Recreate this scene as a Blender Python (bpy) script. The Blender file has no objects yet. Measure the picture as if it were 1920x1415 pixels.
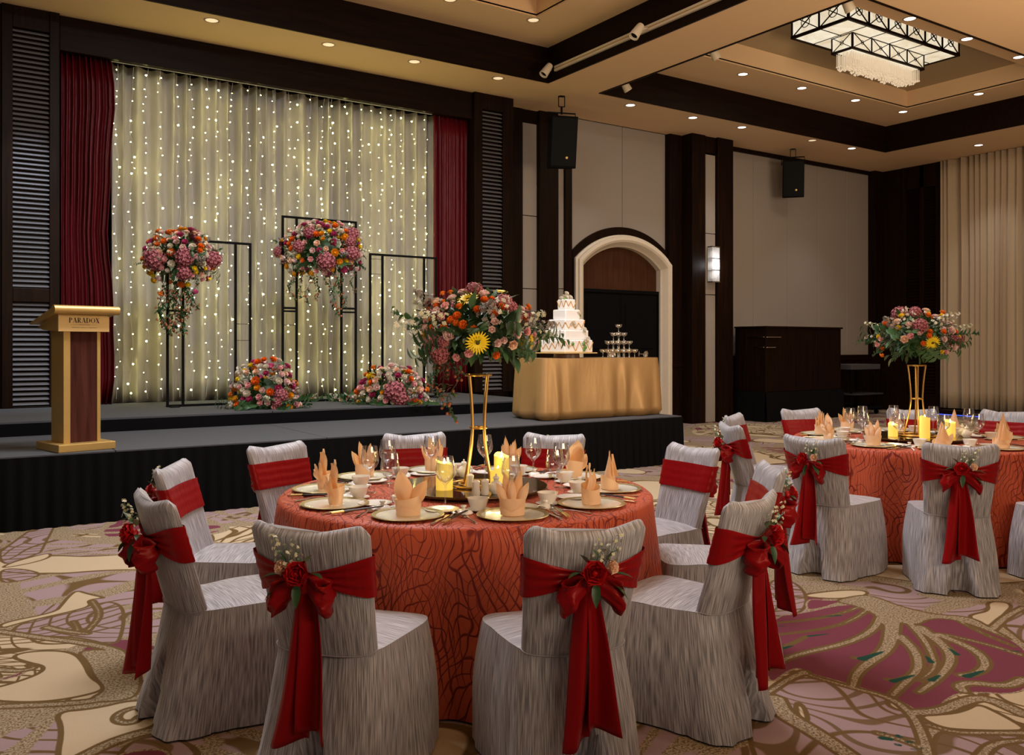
import bpy, math, random
from mathutils import Vector, Matrix, noise, Quaternion
PI = math.pi
sin, cos = math.sin, math.cos
rnd = random.Random(7)
SC = bpy.context.scene
COL = SC.collection

# ------------------------------------------------------------------ camera
FPX = 1653.0            # focal length in pixels of the 1920 px wide frame
HORIZ = 648.0           # pixel row of the horizon
CAMH = 1.45
YAW = math.radians(33.9)
FW = Vector((sin(YAW), cos(YAW), 0))
RT = Vector((cos(YAW), -sin(YAW), 0))
cam_d = bpy.data.cameras.new('camera')
cam = bpy.data.objects.new('camera', cam_d); COL.objects.link(cam)
cam.location = (0, 0, CAMH)
cam.rotation_euler = (PI/2, 0, -YAW)
cam_d.sensor_width = 36; cam_d.lens = FPX*36/1920
cam_d.shift_y = -(707.5-HORIZ)/1920
cam_d.clip_start = 0.05; cam_d.clip_end = 200
SC.camera = cam

# ------------------------------------------------------------------ light, exposure
SC.view_settings.view_transform = 'Standard'
SC.view_settings.look = 'None'
SC.view_settings.gamma = 1.0
SC.view_settings.use_curve_mapping = False
SC.view_settings.exposure = 0.17
w = bpy.data.worlds.new('world'); SC.world = w; w.use_nodes = True
w.node_tree.nodes['Background'].inputs[0].default_value = (1.0, 0.95, 0.90, 1)
w.node_tree.nodes['Background'].inputs[1].default_value = 0.08

def lamp(kind, loc, power, color, size=0.1, target=None, spot=None, blend=0.6, name=None, size_y=None, parent=None):
    d = bpy.data.lights.new(name or 'room_light', kind)
    d.energy = power; d.color = color
    if kind == 'AREA':
        d.size = size
        if size_y: d.shape = 'RECTANGLE'; d.size_y = size_y
    else: d.shadow_soft_size = size
    if kind == 'SPOT': d.spot_size = math.radians(spot); d.spot_blend = blend
    o = bpy.data.objects.new(name or 'room_light', d); COL.objects.link(o)
    o.location = loc
    if target is not None:
        o.rotation_euler = (Vector(target)-Vector(loc)).to_track_quat('-Z', 'Y').to_euler()
    return o
WARM = (1.0, 0.80, 0.58); NEUT = (0.97, 0.97, 1.0); COOL = (0.72, 0.84, 1.0)
# added soft fill lamps, unseen; the first stands for an assumed near-coffer chandelier
lamp('AREA', (3.0, 6.4, 5.8), 320, NEUT, 2.6, (3.0, 6.4, 0), size_y=1.2)
lamp('AREA', (-1.5, 4.5, 5.2), 40, WARM, 2.0, (0.0, 5.0, 0.0))
lamp('AREA', (7.8, 3.6, 5.2), 50, NEUT, 2.0, (7.0, 5.0, 0.0))
# unseen upward fill lamps, added out of frame to brighten the ceiling
lamp('AREA', (2.2, -1.2, 2.2), 270, (1.0, .76, .52), 3.0, (3.2, 1.5, 6))
lamp('AREA', (9.6, 0.6, 2.4), 330, (1.0, .76, .52), 3.0, (11.2, 3.6, 6))

def cp(lat, dep, z=0.0):
    "camera lateral / depth metres -> world point"
    v = RT*lat + FW*dep
    return Vector((v.x, v.y, z))
def pixz(px, py, z):
    "pixel on a horizontal plane of height z"
    d = (CAMH-z)*FPX/(py-HORIZ)
    return cp((px-960)/FPX*d, d, z)
def xw(px, Y):
    t = (px-960)/FPX
    return Y*(FW.x+RT.x*t)/(FW.y+RT.y*t)
def yw(px, X):
    t = (px-960)/FPX
    return X*(FW.y+RT.y*t)/(FW.x+RT.x*t)
def zat(px, py, Y=None, X=None):
    t = (px-960)/FPX
    d = Y/(FW.y+RT.y*t) if Y is not None else X/(FW.x+RT.x*t)
    return CAMH+(HORIZ-py)*d/FPX
def pd(px, py, dep):
    v = cp((px-960)/FPX*dep, dep); v.z = CAMH+(HORIZ-py)*dep/FPX
    return v

# ------------------------------------------------------------------ materials
def N(nt, typ, **kw):
    n = nt.nodes.new(typ)
    for k, v in kw.items(): setattr(n, k, v)
    return n
def newmat(name):
    m = bpy.data.materials.new(name); m.use_nodes = True
    b = m.node_tree.nodes['Principled BSDF']
    return m, m.node_tree, b
def c4(c): return (c[0], c[1], c[2], 1)
def plain(name, col, rough=0.5, metal=0.0, spec=None, sheen=0, emit=None, estr=0, coat=0, var=0.0, vscale=30, bump=0.0, bscale=80, trans=0.0, stretch=None, sss=0):
    m, nt, b = newmat(name)
    b.inputs['Base Color'].default_value = c4(col)
    b.inputs['Roughness'].default_value = rough
    b.inputs['Metallic'].default_value = metal
    if spec is not None: b.inputs['Specular IOR Level'].default_value = spec
    if sheen: b.inputs['Sheen Weight'].default_value = sheen
    if coat: b.inputs['Coat Weight'].default_value = coat
    if trans: b.inputs['Transmission Weight'].default_value = trans
    if emit: b.inputs['Emission Color'].default_value = c4(emit); b.inputs['Emission Strength'].default_value = estr
    if var or bump:
        tc = N(nt, 'ShaderNodeTexCoord'); mp = N(nt, 'ShaderNodeMapping')
        nt.links.new(tc.outputs['Object'], mp.inputs[0])
        if stretch: mp.inputs['Scale'].default_value = stretch
    if var:
        n = N(nt, 'ShaderNodeTexNoise'); n.inputs['Scale'].default_value = vscale; n.inputs['Detail'].default_value = 4
        nt.links.new(mp.outputs[0], n.inputs['Vector'])
        mx = N(nt, 'ShaderNodeMixRGB'); mx.blend_type = 'MIX'
        mx.inputs[1].default_value = c4([max(0, x*(1-var)) for x in col]); mx.inputs[2].default_value = c4([min(1, x*(1+var)) for x in col])
        nt.links.new(n.outputs['Fac'], mx.inputs[0]); nt.links.new(mx.outputs[0], b.inputs['Base Color'])
    if bump:
        n = N(nt, 'ShaderNodeTexNoise'); n.inputs['Scale'].default_value = bscale; n.inputs['Detail'].default_value = 3
        nt.links.new(mp.outputs[0], n.inputs['Vector'])
        bp = N(nt, 'ShaderNodeBump'); bp.inputs['Strength'].default_value = bump; bp.inputs['Distance'].default_value = 0.01
        nt.links.new(n.outputs['Fac'], bp.inputs['Height']); nt.links.new(bp.outputs[0], b.inputs['Normal'])
    return m
def ramp(nt, stops, interp='LINEAR'):
    r = N(nt, 'ShaderNodeValToRGB'); e = r.color_ramp.elements; r.color_ramp.interpolation = interp
    e[0].position = stops[0][0]; e[0].color = c4(stops[0][1])
    e[1].position = stops[-1][0]; e[1].color = c4(stops[-1][1])
    for p, c in stops[1:-1]:
        x = e.new(p); x.color = c4(c)
    return r
def math_n(nt, op, a, b=None, c=None):
    n = N(nt, 'ShaderNodeMath'); n.operation = op
    for i, x in enumerate((a, b, c)):
        if x is None: continue
        if isinstance(x, (int, float)): n.inputs[i].default_value = x
        else: nt.links.new(x, n.inputs[i])
    return n.outputs[0]
def mixc(nt, fac, a, b, mode='MIX'):
    n = N(nt, 'ShaderNodeMixRGB'); n.blend_type = mode
    for i, x in enumerate((fac, a, b)):
        if isinstance(x, (int, float)): n.inputs[i].default_value = x
        elif isinstance(x, (tuple, list)): n.inputs[i].default_value = c4(x)
        else: nt.links.new(x, n.inputs[i])
    return n.outputs[0]
def uvcoords(nt, scale, rot=0):
    tc = N(nt, 'ShaderNodeTexCoord'); mp = N(nt, 'ShaderNodeMapping')
    mp.inputs['Scale'].default_value = scale; mp.inputs['Rotation'].default_value = (0, 0, rot)
    nt.links.new(tc.outputs['UV'], mp.inputs[0]); return mp.outputs[0]
def ntex(nt, vec, scale, detail=2, rough=0.5, dist=0):
    n = N(nt, 'ShaderNodeTexNoise'); n.inputs['Scale'].default_value = scale; n.inputs['Detail'].default_value = detail
    n.inputs['Roughness'].default_value = rough; n.inputs['Distortion'].default_value = dist
    nt.links.new(vec, n.inputs['Vector']); return n
def crinkle(name, dark, light, rough=0.55):
    "chair cover: fine vertical crinkles (UV in metres)"
    m, nt, b = newmat(name)
    v = uvcoords(nt, (270, 10, 1))
    n = ntex(nt, v, 1.0, 1.5, 0.4, 0.1)
    r = ramp(nt, [(0.36, dark), (0.50, [(x+y)/2 for x, y in zip(dark, light)]), (0.66, light)])
    nt.links.new(n.outputs['Fac'], r.inputs[0]); nt.links.new(r.outputs[0], b.inputs['Base Color'])
    bp = N(nt, 'ShaderNodeBump'); bp.inputs['Strength'].default_value = 0.55; bp.inputs['Distance'].default_value = 0.004
    v2 = uvcoords(nt, (9, 4, 1)); n2 = ntex(nt, v2, 1.0, 2)
    h = math_n(nt, 'ADD', n.outputs['Fac'], math_n(nt, 'MULTIPLY', n2.outputs['Fac'], 1.2))
    nt.links.new(h, bp.inputs['Height']); nt.links.new(bp.outputs[0], b.inputs['Normal'])
    b.inputs['Roughness'].default_value = rough; b.inputs['Sheen Weight'].default_value = 0.25
    b.inputs['Sheen Roughness'].default_value = 0.4
    return m
def satin(name, col, rough=0.34, bscale=(30, 6, 1), bstr=0.35):
    m, nt, b = newmat(name)
    b.inputs['Base Color'].default_value = c4(col); b.inputs['Roughness'].default_value = rough
    b.inputs['Sheen Weight'].default_value = 0.08; b.inputs['Sheen Tint'].default_value = c4((1, .1, .08)); b.inputs['Specular IOR Level'].default_value = 0.35; b.inputs['Specular Tint'].default_value = c4((1, .35, .3))
    b.inputs['Anisotropic'].default_value = 0.4
    n = ntex(nt, uvcoords(nt, bscale), 1.0, 2)
    bp = N(nt, 'ShaderNodeBump'); bp.inputs['Strength'].default_value = bstr; bp.inputs['Distance'].default_value = 0.01
    nt.links.new(n.outputs['Fac'], bp.inputs['Height']); nt.links.new(bp.outputs[0], b.inputs['Normal'])
    return m
def wood(name, c1, c2, rough=0.35, axis=2, coat=0.0):
    m, nt, b = newmat(name)
    tc = N(nt, 'ShaderNodeTexCoord'); mp = N(nt, 'ShaderNodeMapping')
    s = [14, 14, 14]; s[axis] = 0.8
    mp.inputs['Scale'].default_value = s; nt.links.new(tc.outputs['Object'], mp.inputs[0])
    n = ntex(nt, mp.outputs[0], 1.6, 5, 0.6, 0.6)
    r = ramp(nt, [(0.3, c1), (0.7, c2)]); nt.links.new(n.outputs['Fac'], r.inputs[0])
    nt.links.new(r.outputs[0], b.inputs['Base Color']); b.inputs['Roughness'].default_value = rough
    b.inputs['Coat Weight'].default_value = coat; b.inputs['Specular IOR Level'].default_value = 0.07
    return m
def emis(name, col, s):
    m, nt, b = newmat(name)
    b.inputs['Base Color'].default_value = c4(col)
    b.inputs['Emission Color'].default_value = c4(col); b.inputs['Emission Strength'].default_value = s
    return m
def thin_glass(name, tint=(0.97, 0.98, 1.0), f0=0.06, rough=0.02):
    m, nt, b = newmat(name); nt.nodes.remove(b)
    out = nt.nodes['Material Output']
    t = N(nt, 'ShaderNodeBsdfTransparent'); t.inputs[0].default_value = c4(tint)
    g = N(nt, 'ShaderNodeBsdfGlossy'); g.inputs['Roughness'].default_value = rough
    lw = N(nt, 'ShaderNodeLayerWeight'); lw.inputs[0].default_value = 0.35
    f = math_n(nt, 'ADD', math_n(nt, 'MULTIPLY', lw.outputs['Facing'], 0.55), f0)
    mx = N(nt, 'ShaderNodeMixShader'); nt.links.new(f, mx.inputs[0])
    nt.links.new(t.outputs[0], mx.inputs[1]); nt.links.new(g.outputs[0], mx.inputs[2]); nt.links.new(mx.outputs[0], out.inputs[0])
    return m
def clothmat(name, base, line, rough=0.5, sx=6.0, sy=1.6):
    "salmon table linen with flowing wavy vein lines, UV in metres"
    m, nt, b = newmat(name)
    tot = None
    tc = N(nt, 'ShaderNodeTexCoord'); sep = N(nt, 'ShaderNodeSeparateXYZ'); nt.links.new(tc.outputs['UV'], sep.inputs[0])
    for k, (ku, kv, amp, ns_, off) in enumerate(((33, 4.5, 4.4, 3.6, 0), (29, -8.0, 5.0, 3.2, 5.2), (19, 14.0, 4.0, 4.2, 9.1))):
        ad = N(nt, 'ShaderNodeVectorMath'); ad.operation = 'ADD'; ad.inputs[1].default_value = (off, off*1.7, off); nt.links.new(uvcoords(nt, (1.4, .9, 1)), ad.inputs[0])
        n = ntex(nt, ad.outputs[0], ns_, 1.5, 0.45)
        ph = math_n(nt, 'ADD', math_n(nt, 'MULTIPLY', sep.outputs[0], ku), math_n(nt, 'ADD', math_n(nt, 'MULTIPLY', sep.outputs[1], kv), math_n(nt, 'MULTIPLY', n.outputs['Fac'], amp*2)))
        d = math_n(nt, 'ABSOLUTE', math_n(nt, 'SUBTRACT', math_n(nt, 'FRACT', ph), 0.5))
        w2 = ntex(nt, ad.outputs[0], 5.0, 1)
        d = math_n(nt, 'ADD', d, math_n(nt, 'MULTIPLY', math_n(nt, 'SUBTRACT', w2.outputs['Fac'], 0.52), 0.35 if k else .22))
        l = N(nt, 'ShaderNodeMapRange'); l.inputs[1].default_value = 0.015; l.inputs[2].default_value = 0.075
        l.inputs[3].default_value = 1.0; l.inputs[4].default_value = 0.0
        nt.links.new(d, l.inputs[0])
        tot = l.outputs[0] if tot is None else math_n(nt, 'MAXIMUM', tot, l.outputs[0])
    c = mixc(nt, tot, base, line); nt.links.new(c, b.inputs['Base Color'])
    b.inputs['Roughness'].default_value = rough; b.inputs['Sheen Weight'].default_value = 0.12
    b.inputs['Sheen Tint'].default_value = c4((1, .45, .3)); b.inputs['Specular IOR Level'].default_value = 0.25
    bp = N(nt, 'ShaderNodeBump'); bp.inputs['Strength'].default_value = 0.5; bp.inputs['Distance'].default_value = 0.004
    bp.invert = True; nt.links.new(tot, bp.inputs['Height']); nt.links.new(bp.outputs[0], b.inputs['Normal'])
    return m

M = {}
M['cover'] = crinkle('crinkled grey fabric', (0.175, 0.168, 0.185), (0.46, 0.445, 0.48))
M['sash'] = satin('red satin', (0.22, 0.0025, 0.005), 0.36)
M['sash_edge'] = M['sash']
M['cloth'] = clothmat('salmon vein linen', (0.47, 0.082, 0.034), (0.17, 0.016, 0.010))
M['dwood'] = wood('dark wenge wood', (0.005, 0.0022, 0.0013), (0.015, 0.006, 0.0027), 0.42)
M['dwoodx'] = wood('dark wenge wood across', (0.005, 0.0022, 0.0013), (0.013, 0.0052, 0.0024), 0.42, 0)
M['bwood'] = wood('brown door head wood', (0.045, 0.018, 0.008), (0.075, 0.03, 0.014), 0.4)
M['redwood'] = wood('red brown lectern wood', (0.035, 0.010, 0.008), (0.085, 0.028, 0.020), 0.32)
M['panel'] = plain('greige wall fabric', (0.29, 0.25, 0.215), 0.8, var=0.04, vscale=200, bump=0.05, bscale=300)
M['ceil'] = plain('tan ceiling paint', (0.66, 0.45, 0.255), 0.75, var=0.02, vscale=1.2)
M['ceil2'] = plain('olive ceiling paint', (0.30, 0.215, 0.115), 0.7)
M['stone'] = plain('cream stone surround', (0.66, 0.57, 0.44), 0.5, var=0.06, vscale=12)
M['black'] = plain('matt black', (0.004, 0.004, 0.0045), 0.6, spec=.04)
M['blackcloth'] = plain('black skirting cloth', (0.003, 0.003, 0.0035), 0.95, spec=.1)
M['blackmetal'] = plain('black metal', (0.004, 0.004, 0.0045), 0.5, spec=.06)
M['deck'] = plain('grey stage carpet', (0.062, 0.064, 0.072), 0.95, var=0.35, vscale=260, bump=0.2, bscale=400)
M['drape'] = plain('pale grey drape', (0.35, 0.33, 0.31), 0.85)
M['redvelvet'] = plain('crimson velvet', (0.105, 0.003, 0.007), 0.42, spec=.3, bump=0.8, bscale=9, stretch=(3, 3, .35))
M['beige'] = plain('beige curtain', (0.42, 0.32, 0.215), 0.7, sheen=0.2)
M['gold'] = plain('brushed gold', (0.70, 0.42, 0.12), 0.32, 1.0)
M['goldpaint'] = plain('gold paint', (0.56, 0.37, 0.12), 0.40, 0.55, var=0.08, vscale=20)
M['goldplate'] = plain('gold front plate', (0.74, 0.52, 0.22), 0.42, 0.35)
M['goldcloth'] = plain('gold satin cloth', (0.44, 0.255, 0.095), 0.42, 0.3, bump=0.35, bscale=9, stretch=(1.6, 1.6, .5))
M['white'] = plain('white porcelain', (0.80, 0.77, 0.72), 0.18, coat=0.4)
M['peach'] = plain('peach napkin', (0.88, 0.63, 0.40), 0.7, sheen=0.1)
M['peach_glow'] = plain('peach napkin inner glow', (0.88, 0.52, 0.24), 0.7)
M['glass'] = thin_glass('clear glass')
M['crystal'] = thin_glass('crystal', (0.98, 0.97, 0.94), 0.25, 0.05)
M['smoke'] = plain('smoked mirror glass', (0.10, 0.055, 0.02), 0.06, 0.55)
M['charger'] = plain('pearl glass charger', (0.72, 0.70, 0.60), 0.22, 0.1, coat=0.5, var=0.1, vscale=60)
M['goldrim'] = plain('antique gold rim', (0.50, 0.40, 0.18), 0.28, 0.7, var=0.3, vscale=120)
M['steel'] = plain('polished steel', (0.62, 0.60, 0.57), 0.16, 1.0)
M['chop'] = plain('dark chopstick wood', (0.03, 0.018, 0.012), 0.3)
M['candle'] = plain('glowing ivory wax', (0.90, 0.72, 0.22), 0.5, emit=(1.0, 0.62, 0.06), estr=0.55)
M['flame'] = emis('flame', (1.0, 0.85, 0.4), 12)
M['icing'] = plain('white icing', (0.86, 0.82, 0.78), 0.5, bump=0.15, bscale=120)
M['icinggold'] = plain('gold icing band', (0.66, 0.36, 0.11), 0.4, 0.3)
M['bulb'] = emis('fairy bulb', (1.0, 0.90, 0.30), 52)
M['downlight'] = emis('downlight lens', (1.0, 0.95, 0.9), 3.0)
M['downlight_w'] = emis('dim downlight lens', (1.0, 0.80, 0.52), 0.6)
M['trimring'] = plain('downlight trim', (0.35, 0.25, 0.17), 0.4)
M['trackmetal'] = plain('cream track metal', (0.62, 0.52, 0.38), 0.45)
M['wire'] = plain('clear wire', (0.45, 0.45, 0.4), 0.5)
def alabaster():
    m, nt, b = newmat('lit alabaster')
    tc = N(nt, 'ShaderNodeTexCoord'); n = ntex(nt, tc.outputs['Object'], 2.2, 5, 0.6, 0.8)
    r = ramp(nt, [(0.32, (0.72, 0.56, 0.34)), (0.62, (1.0, 0.90, 0.70))]); nt.links.new(n.outputs['Fac'], r.inputs[0])
    b.inputs['Base Color'].default_value = (.12, .10, .07, 1); nt.links.new(r.outputs[0], b.inputs['Emission Color'])
    b.inputs['Emission Strength'].default_value = 0.80
    return m
M['alabaster'] = alabaster()
M['rod'] = plain('lit crystal rod', (.92, .93, .95), .12, trans=.55)
def transl(name, col, k=.35):
    m, nt, b = newmat(name); b.inputs['Base Color'].default_value = c4(col); b.inputs['Roughness'].default_value = .75
    t = N(nt, 'ShaderNodeBsdfTranslucent'); t.inputs[0].default_value = c4((col[0], col[1]*.85, col[2]*.55)); mx = N(nt, 'ShaderNodeMixShader'); mx.inputs[0].default_value = k
    nt.links.new(b.outputs[0], mx.inputs[1]); nt.links.new(t.outputs[0], mx.inputs[2]); nt.links.new(mx.outputs[0], nt.nodes['Material Output'].inputs[0]); return m
M['peach'] = transl('peach napkin linen', (.90, .66, .43)); M['peach_glow'] = transl('peach napkin linen inner glow', (.90, .60, .34), .4)  # second linen is tinted oranger to paint light glowing through the folds
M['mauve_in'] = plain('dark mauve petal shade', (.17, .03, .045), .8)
M['leaf'] = plain('dark green leaf', (0.022, 0.068, 0.018), 0.45, var=0.4, vscale=25)
M['leaf2'] = plain('mid green leaf', (0.055, 0.13, 0.045), 0.45, var=0.3, vscale=25)
M['leaf3'] = plain('grey green leaf', (0.16, 0.22, 0.13), 0.55, var=0.2, vscale=25)
M['sprig'] = plain('cream sprig', (0.62, 0.60, 0.42), 0.7)
M['pink'] = plain('pink petals', (0.88, 0.47, 0.47), 0.6, var=0.12, vscale=20)
M['palepink'] = plain('pale pink petals', (0.86, 0.62, 0.58), 0.6, var=0.1, vscale=20)
M['peachp'] = plain('peach petals', (0.92, 0.64, 0.47), 0.6, var=0.1, vscale=20)
M['magenta'] = plain('magenta petals', (0.50, 0.05, 0.16), 0.6, var=0.2, vscale=20)
M['orange'] = plain('orange petals', (0.86, 0.20, 0.015), 0.6, var=0.15, vscale=20)
M['yellow'] = plain('yellow petals', (0.90, 0.66, 0.01), 0.6, var=0.12, vscale=20)
M['amber'] = plain('amber petals', (0.85, 0.40, 0.01), 0.6, var=0.12, vscale=20)
M['mauve'] = plain('mauve petals', (0.42, 0.125, 0.14), 0.7, var=0.35, vscale=30)
M['whitep'] = plain('white petals', (0.80, 0.74, 0.66), 0.6, var=0.06, vscale=20)
M['whitep'] = transl('white petals', (.88, .84, .76), .3); M['redp'] = plain('red petals', (0.50, 0.006, 0.008), 0.5, var=0.2, vscale=20)
M['darkeye'] = plain('dark flower eye', (0.10, 0.07, 0.012), 0.8)
M['ink'] = plain('dark lettering', (0.02, 0.012, 0.02), 0.5)
M['slat'] = plain('grey brown louver slat', (0.13, 0.125, 0.13), 0.35)
M['blue'] = emis('blue painted reflection', (0.05, 0.12, 1.0), 1.2)

# ------------------------------------------------------------------ mesh builder
class MB:
    def __init__(s): s.v = []; s.f = []; s.m = []; s.uv = []
    def add(s, vs, fs, mat=0, uvs=None, T=None):
        o = len(s.v)
        if T is not None: vs = [T @ Vector(p) for p in vs]
        s.v += [tuple(p) for p in vs]
        for f in fs:
            s.f.append([i+o for i in f]); s.m.append(mat)
            s.uv.append([uvs[i] for i in f] if uvs else None)
        return s
    def boxb(s, x0, x1, y0, y1, z0, z1, mat=0, T=None):
        v = [(x, y, z) for z in (z0, z1) for y in (y0, y1) for x in (x0, x1)]
        return s.add(v, [(0,2,3,1),(4,5,7,6),(0,1,5,4),(1,3,7,5),(3,2,6,7),(2,0,4,6)], mat, None, T)
    def bar(s, a, b, wd, mat=0, ht=None):
        a = Vector(a); b = Vector(b); L = (b-a).length
        q = (b-a).to_track_quat('Z', 'Y')
        T = Matrix.Translation(a) @ q.to_matrix().to_4x4(); ht = ht or wd
        return s.boxb(-wd/2, wd/2, -ht/2, ht/2, 0, L, mat, T)
    def tube(s, pts, r, n=8, mat=0, closed=False, cap=True, T=None):
        pts = [Vector(p) for p in pts]; k = len(pts); vs = []; fs = []
        up = None
        for i, p in enumerate(pts):
            if closed: t = pts[(i+1) % k]-pts[i-1]
            else: t = pts[min(i+1, k-1)]-pts[max(i-1, 0)]
            if t.length < 1e-9: t = Vector((0, 0, 1))
            t.normalize()
            if up is None: up = t.orthogonal().normalized()
            up = (up - t*up.dot(t))
            if up.length < 1e-6: up = t.orthogonal()
            up.normalize()
            sd = t.cross(up); rr = r[i] if isinstance(r, (list, tuple)) else r
            for j in range(n):
                a = 2*PI*j/n; vs.append(p+up*(rr*cos(a))+sd*(rr*sin(a)))
        for i in range(k if closed else k-1):
            for j in range(n):
                a = i*n+j; b = i*n+(j+1) % n; c = ((i+1) % k)*n+(j+1) % n; d = ((i+1) % k)*n+j
                fs.append((a, b, c, d))
        if cap and not closed:
            fs.append(tuple(range(n))[::-1]); fs.append(tuple((k-1)*n+j for j in range(n)))
        return s.add(vs, fs, mat, None, T)
    def lathe(s, prof, n=24, mat=0, T=None, sx=1, sy=1, cap=True):
        vs = []; fs = []
        for r, z in prof:
            for j in range(n):
                a = 2*PI*j/n; vs.append((r*cos(a)*sx, r*sin(a)*sy, z))
        for i in range(len(prof)-1):
            for j in range(n):
                fs.append((i*n+j, i*n+(j+1) % n, (i+1)*n+(j+1) % n, (i+1)*n+j))
        if cap and prof[0][0] > 1e-6: fs.append(tuple(range(n))[::-1])
        if cap and prof[-1][0] > 1e-6 and prof[-1][1] != prof[0][1]: fs.append(tuple((len(prof)-1)*n+j for j in range(n)))
        return s.add(vs, fs, mat, None, T)
    def grid(s, fn, nu, nv, mat=0, wrap=False, uv=None, T=None, flip=False):
        vs = []; uvs = []; fs = []
        cu = nu if wrap else nu+1
        for j in range(nv+1):
            for i in range(nu+1):
                p = fn(i/nu, j/nv)
                vs.append(p); uvs.append(uv(i/nu, j/nv) if uv else (i/nu, j/nv))
        st = nu+1
        for j in range(nv):
            for i in range(nu):
                q = (j*st+i, j*st+i+1, (j+1)*st+i+1, (j+1)*st+i)
                fs.append(q[::-1] if flip else q)
        return s.add(vs, fs, mat, uvs, T)
    def sphere(s, c, r, mat=0, n=10, m=6, sc=(1, 1, 1), T=None):
        vs = []; fs = []
        for i in range(m+1):
            a = PI*i/m
            for j in range(n):
                b = 2*PI*j/n
                vs.append((c[0]+r*sc[0]*sin(a)*cos(b), c[1]+r*sc[1]*sin(a)*sin(b), c[2]+r*sc[2]*cos(a)))
        for i in range(m):
            for j in range(n):
                fs.append((i*n+j, (i+1)*n+j, (i+1)*n+(j+1) % n, i*n+(j+1) % n))
        return s.add(vs, fs, mat, None, T)
    def mesh(s, name, mats, smooth=True, merge=True, angle=40):
        me = bpy.data.meshes.new(name); me.from_pydata(s.v, [], s.f)
        for x in (mats if isinstance(mats, (list, tuple)) else [mats]): me.materials.append(M[x] if isinstance(x, str) else x)
        me.polygons.foreach_set('material_index', s.m)
        if any(u is not None for u in s.uv):
            ul = me.uv_layers.new(name='UVMap'); k = 0; flat = []
            for f, u in zip(s.f, s.uv):
                for q in range(len(f)): flat += list(u[q]) if u else [0.0, 0.0]
            ul.data.foreach_set('uv', flat)
        me.update()
        if merge:
            import bmesh
            bm = bmesh.new(); bm.from_mesh(me); bmesh.ops.remove_doubles(bm, verts=bm.verts, dist=1e-5)
            bm.to_mesh(me); bm.free()
        if smooth:
            me.polygons.foreach_set('use_smooth', [True]*len(me.polygons))
            if angle: 
                try: me.set_sharp_from_angle(angle=math.radians(angle))
                except Exception: pass
        return me
    def obj(s, name, mats, parent=None, smooth=True, bevel=0, merge=True, angle=40, loc=None, rz=0, kind=None, label=None, cat=None, group=None):
        o = bpy.data.objects.new(name, s.mesh(name, mats, smooth, merge, angle)); COL.objects.link(o)
        if parent: o.parent = parent
        if loc is not None: o.location = loc
        if rz: o.rotation_euler = (0, 0, rz)
        if bevel:
            b = o.modifiers.new('bevel', 'BEVEL'); b.width = bevel; b.segments = 2; b.limit_method = 'ANGLE'
        tag(o, label, cat, group, kind)
        return o
def tag(o, label=None, cat=None, group=None, kind=None):
    if label: o['label'] = label
    if cat: o['category'] = cat
    if group: o['group'] = group
    if kind: o['kind'] = kind
    return o
def empty(name, loc=(0, 0, 0), rz=0, label=None, cat=None, group=None, kind=None):
    o = bpy.data.objects.new(name, None); COL.objects.link(o); o.empty_display_size = 0.1
    o.location = loc; o.rotation_euler = (0, 0, rz)
    return tag(o, label, cat, group, kind)
def inst(name, mesh, parent=None, loc=(0, 0, 0), rot=None, sc=None, **kw):
    o = bpy.data.objects.new(name, mesh); COL.objects.link(o); o.parent = parent; o.location = loc
    if rot is not None:
        if isinstance(rot, Quaternion): o.rotation_mode = 'QUATERNION'; o.rotation_quaternion = rot
        else: o.rotation_euler = rot
    if sc is not None: o.scale = (sc, sc, sc) if isinstance(sc, (int, float)) else sc
    return tag(o, **kw)
def copy_tree(o, parent=None, depth=0):
    c = o.copy(); COL.objects.link(c); c.parent = parent
    for ch in list(o.children): copy_tree(ch, c, depth+1)
    return c
def dup(root, loc, rz, label, group=None):
    r = copy_tree(root); r.location = loc; r.rotation_euler = (0, 0, rz); r['label'] = label
    if group: r['group'] = group
    return r
# ================================================================== the room
ZC = 5.40; ZU = 5.91; ZR = 6.22
YF = 11.76; YP = 11.69; YW = 12.08; XR = 18.2
C1 = (-6.0, 7.84, 3.0, 10.69)      # near coffer  x0,x1,y0,y1
C2 = (8.81, 16.35, 6.05, 10.68)    # far coffer
R2 = (9.73, 15.43, 7.11, 9.63)     # recess inside the far coffer
def plate_holes(mb, X0, X1, Y0, Y1, holes, z, th, mat=0):
    xs = sorted({X0, X1, *[h[0] for h in holes], *[h[1] for h in holes]}); ys = sorted({Y0, Y1, *[h[2] for h in holes], *[h[3] for h in holes]})
    for i in range(len(xs)-1):
        for j in range(len(ys)-1):
            cx = (xs[i]+xs[i+1])/2; cy = (ys[j]+ys[j+1])/2
            if any(h[0] < cx < h[1] and h[2] < cy < h[3] for h in holes): continue
            mb.boxb(xs[i], xs[i+1], ys[j], ys[j+1], z, z+th, mat)
mb = MB(); plate_holes(mb, -6, XR+.3, -1.5, YW+.3, [(-5.9, C1[1], C1[2], C1[3]), C2], ZC, 0.04)
mb.obj('ceiling', 'ceil', smooth=False, kind='structure')
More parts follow.
